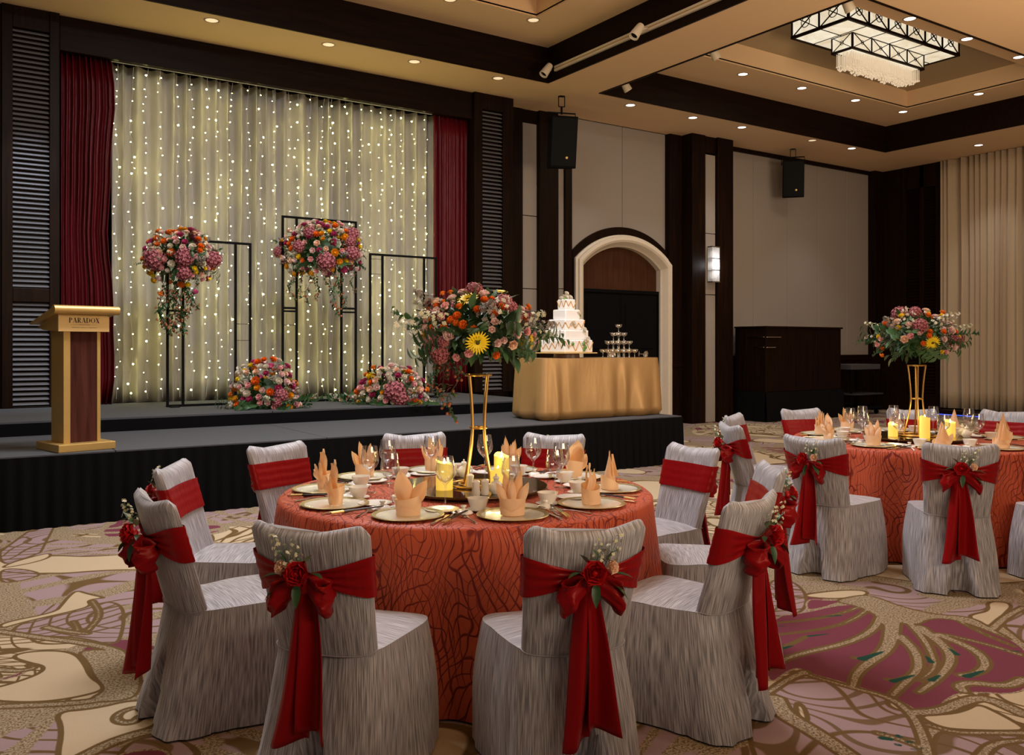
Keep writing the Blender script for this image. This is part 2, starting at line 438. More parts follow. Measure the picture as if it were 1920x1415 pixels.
# upper coffer ceilings
mb = MB(); plate_holes(mb, -6, C1[1]+.1, C1[2]-.1, C1[3]+.1, [(-3.0, 6.95, 3.9, 9.75)], ZU, 0.04)
mb.boxb(-3.1, 7.0, 3.8, 9.8, ZR, ZR+.04)
for a in ((-3.05, -3.0, 3.85, 9.8), (6.95, 7.0, 3.85, 9.8), (-3.05, 7.0, 3.85, 3.9), (-3.05, 7.0, 9.75, 9.8)): mb.boxb(*a, ZU+.02, ZR)
mb.obj('ceiling', 'ceil', smooth=False, kind='structure')
mb = MB(); plate_holes(mb, C2[0]-.1, C2[1]+.1, C2[2]-.1, C2[3]+.1, [R2], ZU, 0.04)
for a in ((R2[0]-.05, R2[0], R2[2]-.05, R2[3]+.05), (R2[1], R2[1]+.05, R2[2]-.05, R2[3]+.05), (R2[0], R2[1], R2[2]-.05, R2[2]), (R2[0], R2[1], R2[3], R2[3]+.05)): mb.boxb(*a, ZU+.02, ZR+.05)
mb.obj('ceiling', 'ceil', smooth=False, kind='structure')
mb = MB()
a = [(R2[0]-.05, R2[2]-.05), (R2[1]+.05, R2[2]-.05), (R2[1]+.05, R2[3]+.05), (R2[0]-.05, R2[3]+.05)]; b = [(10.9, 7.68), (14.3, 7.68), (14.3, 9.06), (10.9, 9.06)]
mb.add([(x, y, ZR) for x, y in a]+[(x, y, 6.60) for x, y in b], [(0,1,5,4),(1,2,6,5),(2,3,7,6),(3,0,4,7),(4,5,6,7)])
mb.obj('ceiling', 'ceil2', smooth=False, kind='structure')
# dark wood fascias lining the coffers
for n, (x0, x1, y0, y1) in (('near', C1), ('far', C2)):
    for k, q in enumerate(((x0, x1, y1-.03, y1), (x0, x1, y0, y0+.03), (x1-.03, x1, y0+.03, y1-.03), (x0, x0+.03, y0+.03, y1-.03))):
        mb = MB(); mb.boxb(*q, ZC-.012, ZU)
        mb.obj('trim_%d' % (k+1 if n == 'near' else k+5), 'dwoodx', smooth=False, kind='structure')


# ---------------- carpet
import numpy as np
def fl_pts(pts, ox, oy, sc):
    return np.array([[*pixz(ox+x/sc, oy+y/sc, 0)[:2]] for x, y in pts])
def sd_poly(P, V):
    """signed distance, positive inside the closed outline V (smoothed by Chaikin cuts)"""
    for _ in range(2):
        Q = np.roll(V, -1, 0); V = np.stack([V*.75+Q*.25, V*.25+Q*.75], 1).reshape(-1, 2)
    d = np.full(len(P), 1e9); ins = np.zeros(len(P), bool); W = np.roll(V, -1, 0)
    for a, b in zip(V, W):
        e = b-a; w_ = P-a; t = np.clip((w_@e)/max(e@e, 1e-12), 0, 1); q = w_-t[:, None]*e; d = np.minimum(d, (q*q).sum(1))
        c = (a[1] > P[:, 1]) != (b[1] > P[:, 1])
        ins ^= c & (P[:, 0] < (b[0]-a[0])*(P[:, 1]-a[1])/((b[1]-a[1]) if b[1] != a[1] else 1e-12)+a[0])
    d = np.sqrt(d); return np.where(ins, d, -d)
def sd_stroke(P, V, r0, r1):
    for _ in range(2):
        Q = V[:-1]*.75+V[1:]*.25; R_ = V[:-1]*.25+V[1:]*.75; V = np.vstack([V[:1], np.stack([Q, R_], 1).reshape(-1, 2), V[-1:]])
    d = np.full(len(P), -1e9); n = len(V)-1
    for i, (a, b) in enumerate(zip(V[:-1], V[1:])):
        e = b-a; w_ = P-a; t = np.clip((w_@e)/max(e@e, 1e-12), 0, 1); q = w_-t[:, None]*e
        s_ = (i+t)/n; r = r0+(r1-r0)*s_; d = np.maximum(d, r-np.sqrt((q*q).sum(1)))
    return d
RB = (1400, 1100, 3.692); LB = (0, 1000, 3.41)
MOTIF = {
 'm_lilac': [('p', RB, [(120,720),(260,680),(400,610),(700,700),(1000,770),(1150,880),(1250,1080),(1320,1300),(100,1300),(0,1000),(100,850)]), ('p', RB, [(150,-60),(330,-40),(420,60),(400,160),(300,200),(100,200)]),
    ('p', RB, [(1290,1010),(1450,1000),(1920,1010),(2100,1200),(1920,1300),(1300,1300)]), ('p', RB, [(1760,260),(1850,170),(1920,165),(2000,300),(1960,420),(1860,330)]),
    ('p', LB, [(40,650),(150,560),(400,520),(600,470),(700,430),(790,470),(790,600),(745,725),(520,665),(300,655)]), ('p', LB, [(0,60),(150,65),(350,70),(200,150),(0,215)]), ('p', LB, [(0,225),(150,225),(280,260),(150,300),(0,320)]),
    ('p', LB, [(760,1390),(900,1300),(1100,1290),(1300,1400),(1200,1500),(760,1500)])],
 'm_cream': [('p', RB, [(1190,885),(1400,880),(1520,850),(1600,805),(1760,880),(1920,970),(1930,1000),(1450,990),(1330,965),(1240,925)]), ('p', RB, [(340,60),(600,25),(780,20),(850,40),(800,65),(600,85)]), ('p', RB, [(1540,205),(1560,190),(1680,165),(1660,100),(1800,105),(1840,135),(1790,180),(1700,290),(1600,265)]),
    ('p', RB, [(970,780),(1030,800),(1100,860),(1040,850),(975,820)]), ('p', RB, [(345,790),(400,830),(430,930),(380,920),(340,860)]),
    ('p', LB, [(70,790),(150,758),(350,745),(480,765),(540,830),(580,920),(668,968),(650,1008),(420,1060),(200,1080),(0,1072),(-60,1060),(-60,985),(0,980),(180,925),(275,880),(275,845),(180,825)]),
    ('p', LB, [(350,1140),(600,1120),(850,1060),(1000,1080),(1040,1220),(760,1290),(500,1415),(420,1500),(360,1450),(400,1250)]), ('p', LB, [(395,455),(440,400),(490,362),(560,385),(685,412),(610,415),(560,430),(585,460),(480,492),(150,565),(0,610),(0,572),(350,505)]),
    ('p', LB, [(0,30),(240,15),(200,60),(0,58)]), ('p', LB, [(60,190),(200,150),(320,122),(325,150),(220,185),(0,225)])],
 'm_plum': [('p', RB, [(110,720),(140,210),(400,180),(600,130),(780,120),(900,185),(1000,215),(1280,200),(1500,225),(1930,400),(1990,600),(1920,750),(1500,720),(1360,790),(1340,860),(1200,872),(1050,780),(700,668),(430,600),(330,545)]), ('p', RB, [(410,160),(420,80),(560,95),(690,90),(600,120),(500,150)]),
    ('p', LB, [(0,925),(90,905),(180,858),(150,900),(60,925),(0,940)]), ('p', LB, [(760,1405),(1020,1370),(1100,1420),(1000,1500),(700,1480)])],
 'm_tan': [('p', RB, [(600,100),(700,70),(850,50),(1050,130),(1290,190),(1560,205),(1700,290),(1900,400),(1500,235),(1280,212),(1180,270),(1000,235),(960,300),(900,200),(780,135)]),
    ('s', RB, [(860,130),(760,220),(560,290),(130,340)], 0.0175, 0.0050), ('s', RB, [(800,130),(640,190),(420,230),(140,255)], 0.0150, 0.0040),
    ('s', RB, [(930,200),(880,300),(700,390),(330,470),(180,540),(110,580)], 0.0250, 0.0175), ('s', RB, [(420,340),(300,400),(200,430),(130,410)], 0.0060, 0.0150), ('s', RB, [(1010,230),(1000,360),(960,440),(880,500),(760,590),(735,690)], 0.0450, 0.0175), ('s', RB, [(900,470),(820,500),(750,490)], 0.0150, 0.0140),
    ('s', RB, [(1060,340),(1170,440),(1200,560),(1120,640),(1010,750)], 0.0300, 0.0175), ('s', RB, [(1120,620),(1040,650),(980,640)], 0.0150, 0.0130),
    ('s', RB, [(1090,210),(1230,360),(1290,480),(1310,560),(1200,650)], 0.0250, 0.0100), ('s', RB, [(1200,280),(1390,420),(1420,520),(1320,640),(1190,730)], 0.0350, 0.0150), ('s', RB, [(1330,330),(1580,430),(1670,530),(1600,600),(1480,610)], 0.0300, 0.0200), ('s', RB, [(1380,330),(1680,400),(1900,470)], 0.0150, 0.0175), ('s', RB, [(1480,240),(1650,330),(1850,410)], 0.0150, 0.0100), ('s', RB, [(1500,720),(1460,680),(1560,660),(1800,690),(1920,640)], 0.0250, 0.0300),
    ('s', RB, [(400,600),(700,690),(1000,765),(1150,880),(1230,1050),(1260,1200)], 0.0150, 0.0250), ('s', RB, [(400,590),(280,640),(140,740)], 0.0250, 0.0150), ('s', RB, [(190,780),(250,880),(480,1010),(760,1200)], 0.0500, 0.0350), ('s', RB, [(1140,870),(1350,860),(1500,790),(1650,760),(1920,880)], 0.0300, 0.0350), ('s', RB, [(1240,950),(1450,1010),(1700,1010),(1920,1010)], 0.0150, 0.0200), ('s', RB, [(1920,1060),(1700,1080),(1600,1200)], 0.0150, 0.0250), ('s', RB, [(1700,290),(1800,200),(1920,140)], 0.0250, 0.0200), ('s', RB, [(900,1010),(1080,1060),(1230,1120)], 0.0150, 0.0175),
    ('s', LB, [(0,625),(250,665),(560,700),(800,760),(860,900),(850,1000),(600,1080),(0,1105)], 0.0250, 0.0250), ('p', LB, [(480,745),(780,740),(900,860),(900,1040),(700,1080),(560,1060),(680,1000),(600,920),(560,820)]), ('s', LB, [(0,870),(120,880),(230,860),(180,840)], 0.0250, 0.0100), ('s', LB, [(300,600),(420,625),(560,640)], 0.0250, 0.0150), ('s', LB, [(470,560),(500,620)], 0.0125, 0.0150),
    ('s', LB, [(960,1120),(860,1108),(750,1150),(740,1200),(840,1215),(900,1170)], 0.0110, 0.0200), ('s', LB, [(500,1440),(760,1310),(1050,1240)], 0.0300, 0.0300), ('s', LB, [(590,430),(650,520),(560,620)], 0.0150, 0.0150)],
 'm_green': [('s', RB, [(490,206),(570,203),(645,196)], 0.0028, 0.0112), ('s', RB, [(175,275),(290,270)], 0.0056, 0.0028), ('s', RB, [(570,325),(430,340)], 0.0042, 0.0126), ('s', RB, [(325,405),(250,425)], 0.0042, 0.0140), ('s', RB, [(240,510),(150,548)], 0.0042, 0.0196), ('s', RB, [(950,445),(800,498)], 0.0042, 0.0252), ('s', RB, [(1240,475),(1278,520)], 0.0042, 0.0168), ('s', RB, [(1398,422),(1455,466)], 0.0042, 0.0168), ('s', RB, [(1165,608),(1015,652)], 0.0042, 0.0196), ('s', RB, [(1340,608),(1280,645)], 0.0042, 0.0182), ('s', RB, [(1645,578),(1525,618)], 0.0042, 0.0224), ('s', RB, [(1750,435),(1885,447)], 0.0021, 0.0091),
    ('s', RB, [(935,1045),(1000,1055)], 0.0154, 0.0126), ('s', RB, [(1045,1030),(1070,1040)], 0.0126, 0.0084), ('s', RB, [(1110,1070),(1140,1075)], 0.0098, 0.0084), ('s', RB, [(1035,1090),(1060,1095)], 0.0098, 0.0098), ('s', RB, [(1150,1122),(1160,1126)], 0.0084, 0.0084), ('s', RB, [(1200,1115),(1210,1118)], 0.0070, 0.0070), ('s', RB, [(955,1008),(970,1012)], 0.0070, 0.0056)],
}
def CARPET_LAYERS(nt, col, attr, thr, band, tan, brown, cream, lilac, plum, P0, l2, l3, l1):
    green = (0.012, 0.05, 0.035)
    def on(c, nm, fill, outline, w=.010):
        a = math_n(nt, 'SUBTRACT', attr(nm), 1.0)
        hit = thr(a, 0.0, .003)
        return mixc(nt, band(a, 0.0, w, .004), mixc(nt, hit, c, fill), outline) if outline is not None else mixc(nt, hit, c, fill)
    c = on(col, 'm_lilac', mixc(nt, math_n(nt, 'MAXIMUM', l2, math_n(nt, 'MULTIPLY', l1, .9)), lilac, brown), brown, .008)
    c = on(c, 'm_cream', cream, brown, .009)
    c = on(c, 'm_plum', plum, tan, .004)
    c = on(c, 'm_tan', tan, brown, .007)
    return on(c, 'm_green', green, None)
def carpet_mat():
    m, nt, b = newmat('patterned carpet')
    tc = N(nt, 'ShaderNodeTexCoord'); P0 = tc.outputs['Object']
    def warp(scale, amt, off):
        a = N(nt, 'ShaderNodeVectorMath'); a.operation = 'ADD'; a.inputs[1].default_value = off; nt.links.new(P0, a.inputs[0])
        n = N(nt, 'ShaderNodeTexNoise'); n.inputs['Scale'].default_value = scale; n.inputs['Detail'].default_value = 1.5
        nt.links.new(a.outputs[0], n.inputs['Vector'])
        s_ = N(nt, 'ShaderNodeVectorMath'); s_.operation = 'SUBTRACT'; s_.inputs[1].default_value = (.5, .5, .5); nt.links.new(n.outputs['Color'], s_.inputs[0])
        k = N(nt, 'ShaderNodeVectorMath'); k.operation = 'SCALE'; k.inputs['Scale'].default_value = amt; nt.links.new(s_.outputs[0], k.inputs[0])
        q = N(nt, 'ShaderNodeVectorMath'); q.operation = 'ADD'; nt.links.new(P0, q.inputs[0]); nt.links.new(k.outputs[0], q.inputs[1])
        return q.outputs[0]
    def thr(x, lo, w=0.006):
        r = N(nt, 'ShaderNodeMapRange'); r.inputs[1].default_value = lo-w; r.inputs[2].default_value = lo+w; nt.links.new(x, r.inputs[0]); return r.outputs[0]
    def band(x, c, w, s=0.004):   # 1 within |x-c|<w
        d = math_n(nt, 'ABSOLUTE', math_n(nt, 'SUBTRACT', x, c))
        r = N(nt, 'ShaderNodeMapRange'); r.inputs[1].default_value = w; r.inputs[2].default_value = w+s; r.inputs[3].default_value = 1; r.inputs[4].default_value = 0
        nt.links.new(d, r.inputs[0]); return r.outputs[0]
    wp = warp(0.55, 1.6, (0, 0, 0)); wq = warp(0.8, 1.1, (5, 9, 2))
    pile = ntex(nt, P0, 170, 2, 0.7)
    spk = ntex(nt, P0, 95, 2, 0.8)
    rs = ramp(nt, [(0.42, (0.125, 0.085, 0.042)), (0.56, (0.36, 0.28, 0.185))]); nt.links.new(spk.outputs['Fac'], rs.inputs[0])
    tan = rs.outputs[0]
    brown = (0.125, 0.075, 0.028)
    # curving feather lines
    def lines(vec, per, w, off):
        a = N(nt, 'ShaderNodeVectorMath'); a.operation = 'ADD'; a.inputs[1].default_value = off; nt.links.new(vec, a.inputs[0])
        n = N(nt, 'ShaderNodeTexNoise'); n.inputs['Scale'].default_value = 0.7; n.inputs['Detail'].default_value = 0.6; nt.links.new(a.outputs[0], n.inputs['Vector'])
        d = math_n(nt, 'ABSOLUTE', math_n(nt, 'SUBTRACT', math_n(nt, 'FRACT', math_n(nt, 'MULTIPLY', n.outputs['Fac'], per)), 0.5))
        return band(d, 0.0, w, 0.05)
    l1 = lines(wp, 34, 0.10, (1, 2, 0)); l2 = lines(wq, 26, 0.06, (8, 3, 0)); l3 = lines(wp, 20, 0.17, (4, 6, 0))
    reg = ntex(nt, wp, 0.62, 1, 0.4).outputs['Fac']
    reg2 = ntex(nt, wq, 0.85, 1, 0.4).outputs['Fac']
    cream = (0.46, 0.36, 0.235); lilac = (0.30, 0.21, 0.215); plum = (0.15, 0.038, 0.056)
    fe_cream = mixc(nt, math_n(nt, 'MAXIMUM', l1, l2), cream, brown)
    fe_lil = mixc(nt, l3, mixc(nt, l2, lilac, brown), tan)
    col = mixc(nt, thr(reg, 0.50), fe_lil, fe_cream)
    col = mixc(nt, band(reg, 0.50, 0.022), col, tan)
    col = mixc(nt, thr(reg2, 0.60), col, cream)
    col = mixc(nt, band(reg2, 0.597, 0.006), col, brown)
    col = mixc(nt, thr(math_n(nt, 'SUBTRACT', 1.0, reg2), 0.63), col, mixc(nt, l3, plum, tan))
    col = mixc(nt, band(reg2, 0.37, 0.012), col, tan)
    EXTRA = col
    # traced motifs carried as signed distances on the floor mesh
    def attr(nm):
        a = N(nt, 'ShaderNodeAttribute'); a.attribute_name = nm; return a.outputs['Fac']
    col = CARPET_LAYERS(nt, col, attr, thr, band, tan, brown, cream, lilac, plum, P0, l2, l3, l1) if 'CARPET_LAYERS' in globals() else col
    pc = mixc(nt, 0.30, col, mixc(nt, pile.outputs['Fac'], (0.55, 0.55, 0.55), (1.3, 1.3, 1.3)), 'MULTIPLY')
    nt.links.new(pc, b.inputs['Base Color']); b.inputs['Roughness'].default_value = 0.95
    b.inputs['Specular IOR Level'].default_value = 0.1
    bp = N(nt, 'ShaderNodeBump'); bp.inputs['Strength'].default_value = 0.3; bp.inputs['Distance'].default_value = 0.003
    nt.links.new(pile.outputs['Fac'], bp.inputs['Height']); nt.links.new(bp.outputs[0], b.inputs['Normal'])
    return m
M['carpet'] = carpet_mat()
# floor mesh: a fine patch in the open foreground carries the traced carpet motifs, large quads elsewhere
l0, l1_, d0, d1_ = -3.6, 3.9, 2.6, 6.2; nu, nv = 560, 270
uu, vv = np.meshgrid(np.linspace(l0, l1_, nu+1), np.linspace(d0, d1_, nv+1)); R2_, F2_ = np.array(RT[:2]), np.array(FW[:2])
PP = uu.reshape(-1, 1)*R2_+vv.reshape(-1, 1)*F2_
co = np.zeros((len(PP), 3)); co[:, :2] = PP
idx = (np.arange(nv)[:, None]*(nu+1)+np.arange(nu)[None, :]).reshape(-1)
faces = np.stack([idx, idx+1, idx+nu+2, idx+nu+1], 1).tolist(); vb = co.tolist(); L_ = len(vb)
def LDp(l, d): v = cp(l, d); return [v.x, v.y, 0.0]
A_, B_, C_, D_ = -9, 15, -3.5, 22.5
c00, c10, c11, c01 = 0, nu, nv*(nu+1)+nu, nv*(nu+1)
vb += [LDp(A_, C_), LDp(B_, C_), LDp(B_, D_), LDp(A_, D_), LDp(A_, d0), LDp(B_, d0), LDp(A_, d1_), LDp(B_, d1_)]
row0 = list(range(nu+1)); rowN = [nv*(nu+1)+i for i in range(nu+1)]; colL = [j*(nu+1) for j in range(nv+1)]; colR = [j*(nu+1)+nu for j in range(nv+1)]
faces += [[L_, L_+1, L_+5]+row0[::-1]+[L_+4], [L_+6]+rowN+[L_+7, L_+2, L_+3], [L_+4]+colL+[L_+6], [L_+5, L_+7]+colR[::-1]]
me = bpy.data.meshes.new('floor'); me.from_pydata(vb, [], faces); me.materials.append(M['carpet'])
for nm, shapes in MOTIF.items():
    best = np.full(len(PP), -1.0)
    for sh in shapes:
        V = fl_pts(sh[2], *sh[1])
        best = np.maximum(best, sd_poly(PP, V) if sh[0] == 'p' else sd_stroke(PP, V, sh[3], sh[4]))
    at_ = me.attributes.new(nm, 'FLOAT', 'POINT'); at_.data.foreach_set('value', np.concatenate([1+best, np.zeros(8)]).astype(np.float32))
floor = bpy.data.objects.new('floor', me); COL.objects.link(floor); floor['kind'] = 'structure'

# ---------------- stage wall
def wallbox(name, px0, px1, Y, z0, z1, mat, depth=.1, bevel=.004, **k):
    mb = MB(); mb.boxb(xw(px0, Y), xw(px1, Y), Y, Y+depth, z0, z1)
    return mb.obj(name, mat, smooth=False, bevel=bevel, **k)
# backing of the whole wall
mb = MB(); mb.boxb(-6, XR+.3, YW+.14, YW+.3, 0, ZC+.04)
wallB = mb.obj('wall_back', 'dwood', smooth=False, kind='structure')
mb = MB(); mb.boxb(XR+.12, XR+.3, -1.5, YW+.3, 0, ZC+.04)
mb.obj('wall_right', 'dwood', smooth=False, kind='structure')
tn = [20]
def trim(px0, px1, Y, z0, z1, mat='dwood', depth=.3, bevel=.006):
    tn[0] += 1
    return wallbox('trim_%d' % tn[0], px0, px1, Y, z0, z1, mat, depth, bevel, kind='structure')
trim(112, 888, YF, 4.985, ZC, 'dwoodx', .14)        # fascia above the stage opening
# left pier with louvres
def pier(px0, px1, s0, s1, Y, zsplit, ztop, zbot, name='louver_panel', npitch=.0565, label=None):
    """frame of stiles and rails with louvre slats, upper and lower field"""
    x0, x1, a0, a1 = xw(px0, Y), xw(px1, Y), xw(s0, Y), xw(s1, Y)
    root = empty(name, ((x0+x1)/2, Y, 0), 0, label, 'louvered panel')
    T = Matrix.Translation((-(x0+x1)/2, -Y, 0))
    mb = MB(); mb.boxb(x0, a0, Y, Y+.3, .724, ZC, T=T); mb.boxb(a1, x1, Y, Y+.3, .724, ZC, T=T)
    mb.boxb(a0, a1, Y+.005, Y+.3, ztop, ZC, T=T); mb.boxb(a0, a1, Y+.005, Y+.3, zsplit[0], zsplit[1], T=T); mb.boxb(a0, a1, Y+.005, Y+.3, .724, max(zbot, .73), T=T)
    mb.boxb(a0, a1, Y+.12, Y+.3, zbot, ztop, T=T)
    mb.obj('frame', 'dwood', root, smooth=False, bevel=.006)
    s = MB(); wdt = (a1-a0); s.boxb(-wdt/2, wdt/2, -.004, .004, -.023, .023)
    me = s.mesh('slat', 'slat', False)
    for (za, zb) in ((zbot, zsplit[0]), (zsplit[1], ztop)):
        n = int((zb-za)/npitch); p = (zb-za)/n
        for i in range(n):
            inst('slat', me, root, ((a0+a1)/2-(x0+x1)/2, .045, za+p*(i+.5)), (math.radians(-52), 0, 0))
    return root
pier(3, 112, 24, 93, YP, (zat(60, 566, YP), zat(60, 540, YP)), zat(60, 55, YP), .74, label='tall dark louvered wall panel behind the gold lectern')
trim(-60, 3, YP+.05, 0, ZC)
pier(890, 963, 905, 943, YP, (2.05, 2.17), zat(925, 207, YP), .74, npitch=.062, label='dark louvered wall panel between the crimson curtain and the cake table')

trim(963, 980, YW, 0, ZC); trim(963, 1073, YW+.02, zat(990, 229, YW), ZC, 'dwoodx', .1)
def fabric_strip(px0, px1, Y, z0, z1, cuts, wall=wallB):
    x0, x1 = xw(px0, Y), xw(px1, Y); zs = [z0]+sorted(cuts)+[z1]
    for a, b_ in zip(zs[:-1], zs[1:]):
        mb = MB(); mb.boxb(x0+.004, x1-.004, Y, Y+.10, a+.006, b_-.006); mb.obj('fabric_panel', 'panel', wall, smooth=False, bevel=.006)
fabric_strip(980, 1012, YW+.03, .0, zat(990, 229, YW), [zat(995, 404, YW), zat(995, 541, YW), 1.2])
trim(1012, 1047, YW-.06, 0, ZC)
fabric_strip(1047, 1061, YW+.03, .0, zat(1054, 290, YW)+.6, [zat(1054, 541, YW)])
trim(1060, 1073, YW-.02, 0, ZC)
# panels above the arch
XA0, XA1 = xw(1074, YW), xw(1256, YW); XAM = xw(1169, YW)
ZAT = zat(1165, 232, YW)
trim(1073, 1256, YW-.01, ZAT, ZC, 'dwoodx', .12)
# segmental arch: spring height, rise
def arc_z(x, x0, x1, zs, za):
    c = (x0+x1)/2; hw = (x1-x0)/2; h = za-zs; R = (hw*hw+h*h)/(2*h)
    return za-R+math.sqrt(max(0, R*R-(x-c)**2))
zs_o = zat(1073, 470, YW); za_o = zat(1165, 426, YW)
def arch_upper(xa, xb, ztop, y, th):
    mb = MB(); n = 14; vs = []; fs = []
    for i in range(n+1):
        x = xa+(xb-xa)*i/n; z = arc_z(x, XA0, XA1, zs_o, za_o)
        vs += [(x, y, z), (x, y, ztop), (x, y+th, z), (x, y+th, ztop)]
    for i in range(n):
        a = 4*i; fs += [(a, a+4, a+5, a+1), (a+2, a+3, a+7, a+6), (a, a+2, a+6, a+4), (a+1, a+5, a+7, a+3)]
    fs += [(0, 1, 3, 2), (4*n, 4*n+2, 4*n+3, 4*n+1)]
    return mb.add(vs, fs)
arch_upper(XA0+.004, XAM-.004, ZAT-.005, YW+.03, .1).obj('fabric_panel', 'panel', wallB, smooth=False, bevel=.005)
arch_upper(XAM+.004, XA1-.004, ZAT-.005, YW+.03, .1).obj('fabric_panel', 'panel', wallB, smooth=False, bevel=.005)
def arch_band(x0, x1, zs, za, wd, y0, y1, zb, prof=None):
    """jambs and segmental head as one swept frame of width wd"""
    outer = [(x0, zb)]+[(x0+(x1-x0)*i/24, arc_z(x0+(x1-x0)*i/24, x0, x1, zs, za)) for i in range(25)]+[(x1, zb)]
    ix0, ix1 = x0+wd, x1-wd
    inner = [(ix0, zb)]+[(ix0+(ix1-ix0)*i/24, arc_z(ix0+(ix1-ix0)*i/24, ix0, ix1, zs-wd*.55, za-wd*.95)) for i in range(25)]+[(ix1, zb)]
    mb = MB(); n = len(outer)
    prof = prof or [(0, y1), (0, y0), (1, y0), (1, y1)]
    vs = []; fs = []
    for (ox, oz), (ix, iz) in zip(outer, inner):
        for t, y in prof: vs.append((ox+(ix-ox)*t, y, oz+(iz-oz)*t))
    k = len(prof)
    for i in range(n-1):
        for j in range(k-1): fs.append((i*k+j, i*k+j+1, (i+1)*k+j+1, (i+1)*k+j))
    mb.add(vs, fs); return mb
arch_band(XA0-.02, XA1+.02, zs_o, za_o, .17, YW-.02, YW+.15, 0).obj('trim_60', 'dwood', kind='structure', smooth=False)
S = (XA0+.02, XA1+.0)
zs_s = zat(1076, 482, YW-.1); za_s = zat(1165, 439, YW-.1)
arch = arch_band(S[0], S[1], zs_s, za_s, .22, 0, 0, 0, [(0, YW+.15), (0, YW-.06), (.16, YW-.08), (.2, YW-.11), (.45, YW-.12), (.62, YW-.10), (.85, YW-.02), (.9, YW), (1, YW+.02), (1, YW+.3)])
arch.obj('trim_61', 'stone', kind='structure', angle=25)
iz0, iz1 = S[0]+.20, S[1]-.20
mb = MB(); n = 16; zt = zat(1165, 545, YW+.25)
vs = []; fs = []
for i in range(n+1):
    x = iz0+(iz1-iz0)*i/n; vs += [(x, YW+.135, zt), (x, YW+.135, arc_z(x, iz0, iz1, zs_s-.16, za_s-.2)+.05)]
for i in range(n): fs.append((2*i, 2*i+2, 2*i+3, 2*i+1))
mb.add(vs, fs); mb.obj('trim_62', 'bwood', smooth=False, kind='structure')
# black double door below the head
dr = empty('door_1', ((iz0+iz1)/2, YW+.08, 0), kind='structure')
hw = (iz1-iz0)/2
mb = MB(); mb.boxb(-hw, hw, .02, .06, 0, zt); mb.boxb(-hw, hw, -.02, .05, zt-.06, zt)
for sx in (-1, 1): mb.boxb(sx*hw-.04 if sx > 0 else -hw, hw if sx > 0 else -hw+.04, -.02, .05, 0, zt)
mb.obj('door_frame', 'black', dr, smooth=False, bevel=.004)
for sx in (-1, 1):
    mb = MB(); a, b_ = sorted((sx*.004, sx*(hw-.05)))
    mb.boxb(a, b_, 0, .03, .02, zt-.08); mb.boxb(a+.1, b_-.1, -.012, .01, .3, 1.25); mb.boxb(a+.1, b_-.1, -.012, .01, 1.4, zt-.25)
    mb.obj('door_leaf', 'black', dr, smooth=False, bevel=.008)
# pilaster with the wall sconce
XPA = 1256
trim(1256, 1298, YW-.1, 0, ZC); trim(1298, 1323, YP+.02, 0, ZC); trim(1323, 1346, YP+.06, zat(1334, 286, YP), ZC); trim(1346, 1375, YP, 0, ZC)
mb = MB(); mb.boxb(xw(1256, YW-.1)+.05, xw(1298, YW-.1)-.05, YW-.12, YW-.1, zat(1275, 685, YW)-.03, zat(1275, 685, YW)+.03)
mb.obj('trim_63', 'dwood', smooth=False, bevel=.01, kind='structure')
fabric_strip(1322.5, 1346, YP+.07, .0, zat(1334, 288, YP), [zat(1334, 437, YP), zat(1334, 552, YP)])
# panels of the corner bay
px_cuts = [1374, 1412.5, 1476, 1533, 1587, 1641]
Zt = zat(1640, 330, YW); zr = zat(1600, 665, YW)
for a, b_ in zip(px_cuts[:-1], px_cuts[1:]):
    mb = MB(); mb.boxb(xw(a, YW+.03)+.004, xw(b_, YW+.03)-.004, YW+.03, YW+.12, zr, Zt); mb.obj('fabric_panel', 'panel', wallB, smooth=False, bevel=.007)
trim(1375, 1641, YW-.02, Zt, ZC, 'dwoodx', .15); trim(1375, 1650, YW-.05, zr-.12, zr, 'dwoodx', .15); trim(1375, 1650, YW-.02, 0, zr-.12, 'dwood', .15)
trim(1641, 1655, YW-.15, 0, ZC)
# right wall: dark louvred joinery then a beige curtain
def rbox(Y0, Y1, z0, z1, X=XR, d=.12, mat='dwood'):
    tn[0] += 1; mb = MB(); mb.boxb(X, X+d, Y0, Y1, z0, z1); return mb.obj('trim_%d' % tn[0], mat, smooth=False, bevel=.006, kind='structure')
ya, yb = yw(1765, XR-.05), yw(1690, XR-.05)
rbox(yb, YW, 0, ZC, XR-.02, .15)
s = MB(); s.boxb(-.005, .005, -.5, .5, -.03, .03)
root = empty('louver_panel', (XR, (ya+yb)/2, 0), 0, 'black-brown louvered wall unit beside the beige curtain', 'louvered panel')
hy = (yb-ya)/2
mb = MB(); mb.boxb(.06, .12, -hy, hy, 0, ZC); mb.boxb(-.04, .1, -hy, -hy+.14, 0, ZC); mb.boxb(-.04, .1, hy-.1, hy, 0, ZC); mb.boxb(-.03, .1, -hy, hy, 4.9, ZC); mb.boxb(-.03, .1, -hy, hy, 0, .35); mb.boxb(-.03, .1, -hy, hy, 1.9, 2.1)
mb.boxb(-.03, .1, -.05, .05, 0, ZC)
mb.obj('frame', 'dwood', root, smooth=False, bevel=.005)
for sx in (-1, 1):
    s = MB(); wd = hy-.17; s.boxb(-.004, .004, -wd/2, wd/2, -.032, .032); me = s.mesh('slat', 'dwood', False)
    for za, zb in ((.35, 1.9), (2.1, 4.9)):
        n = int((zb-za)/.068)
        for i in range(n): inst('slat', me, root, (.01, sx*(hy/2-.02)+(.02 if sx<0 else 0), za+(zb-za)/n*(i+.5)), (0, math.radians(40), 0))

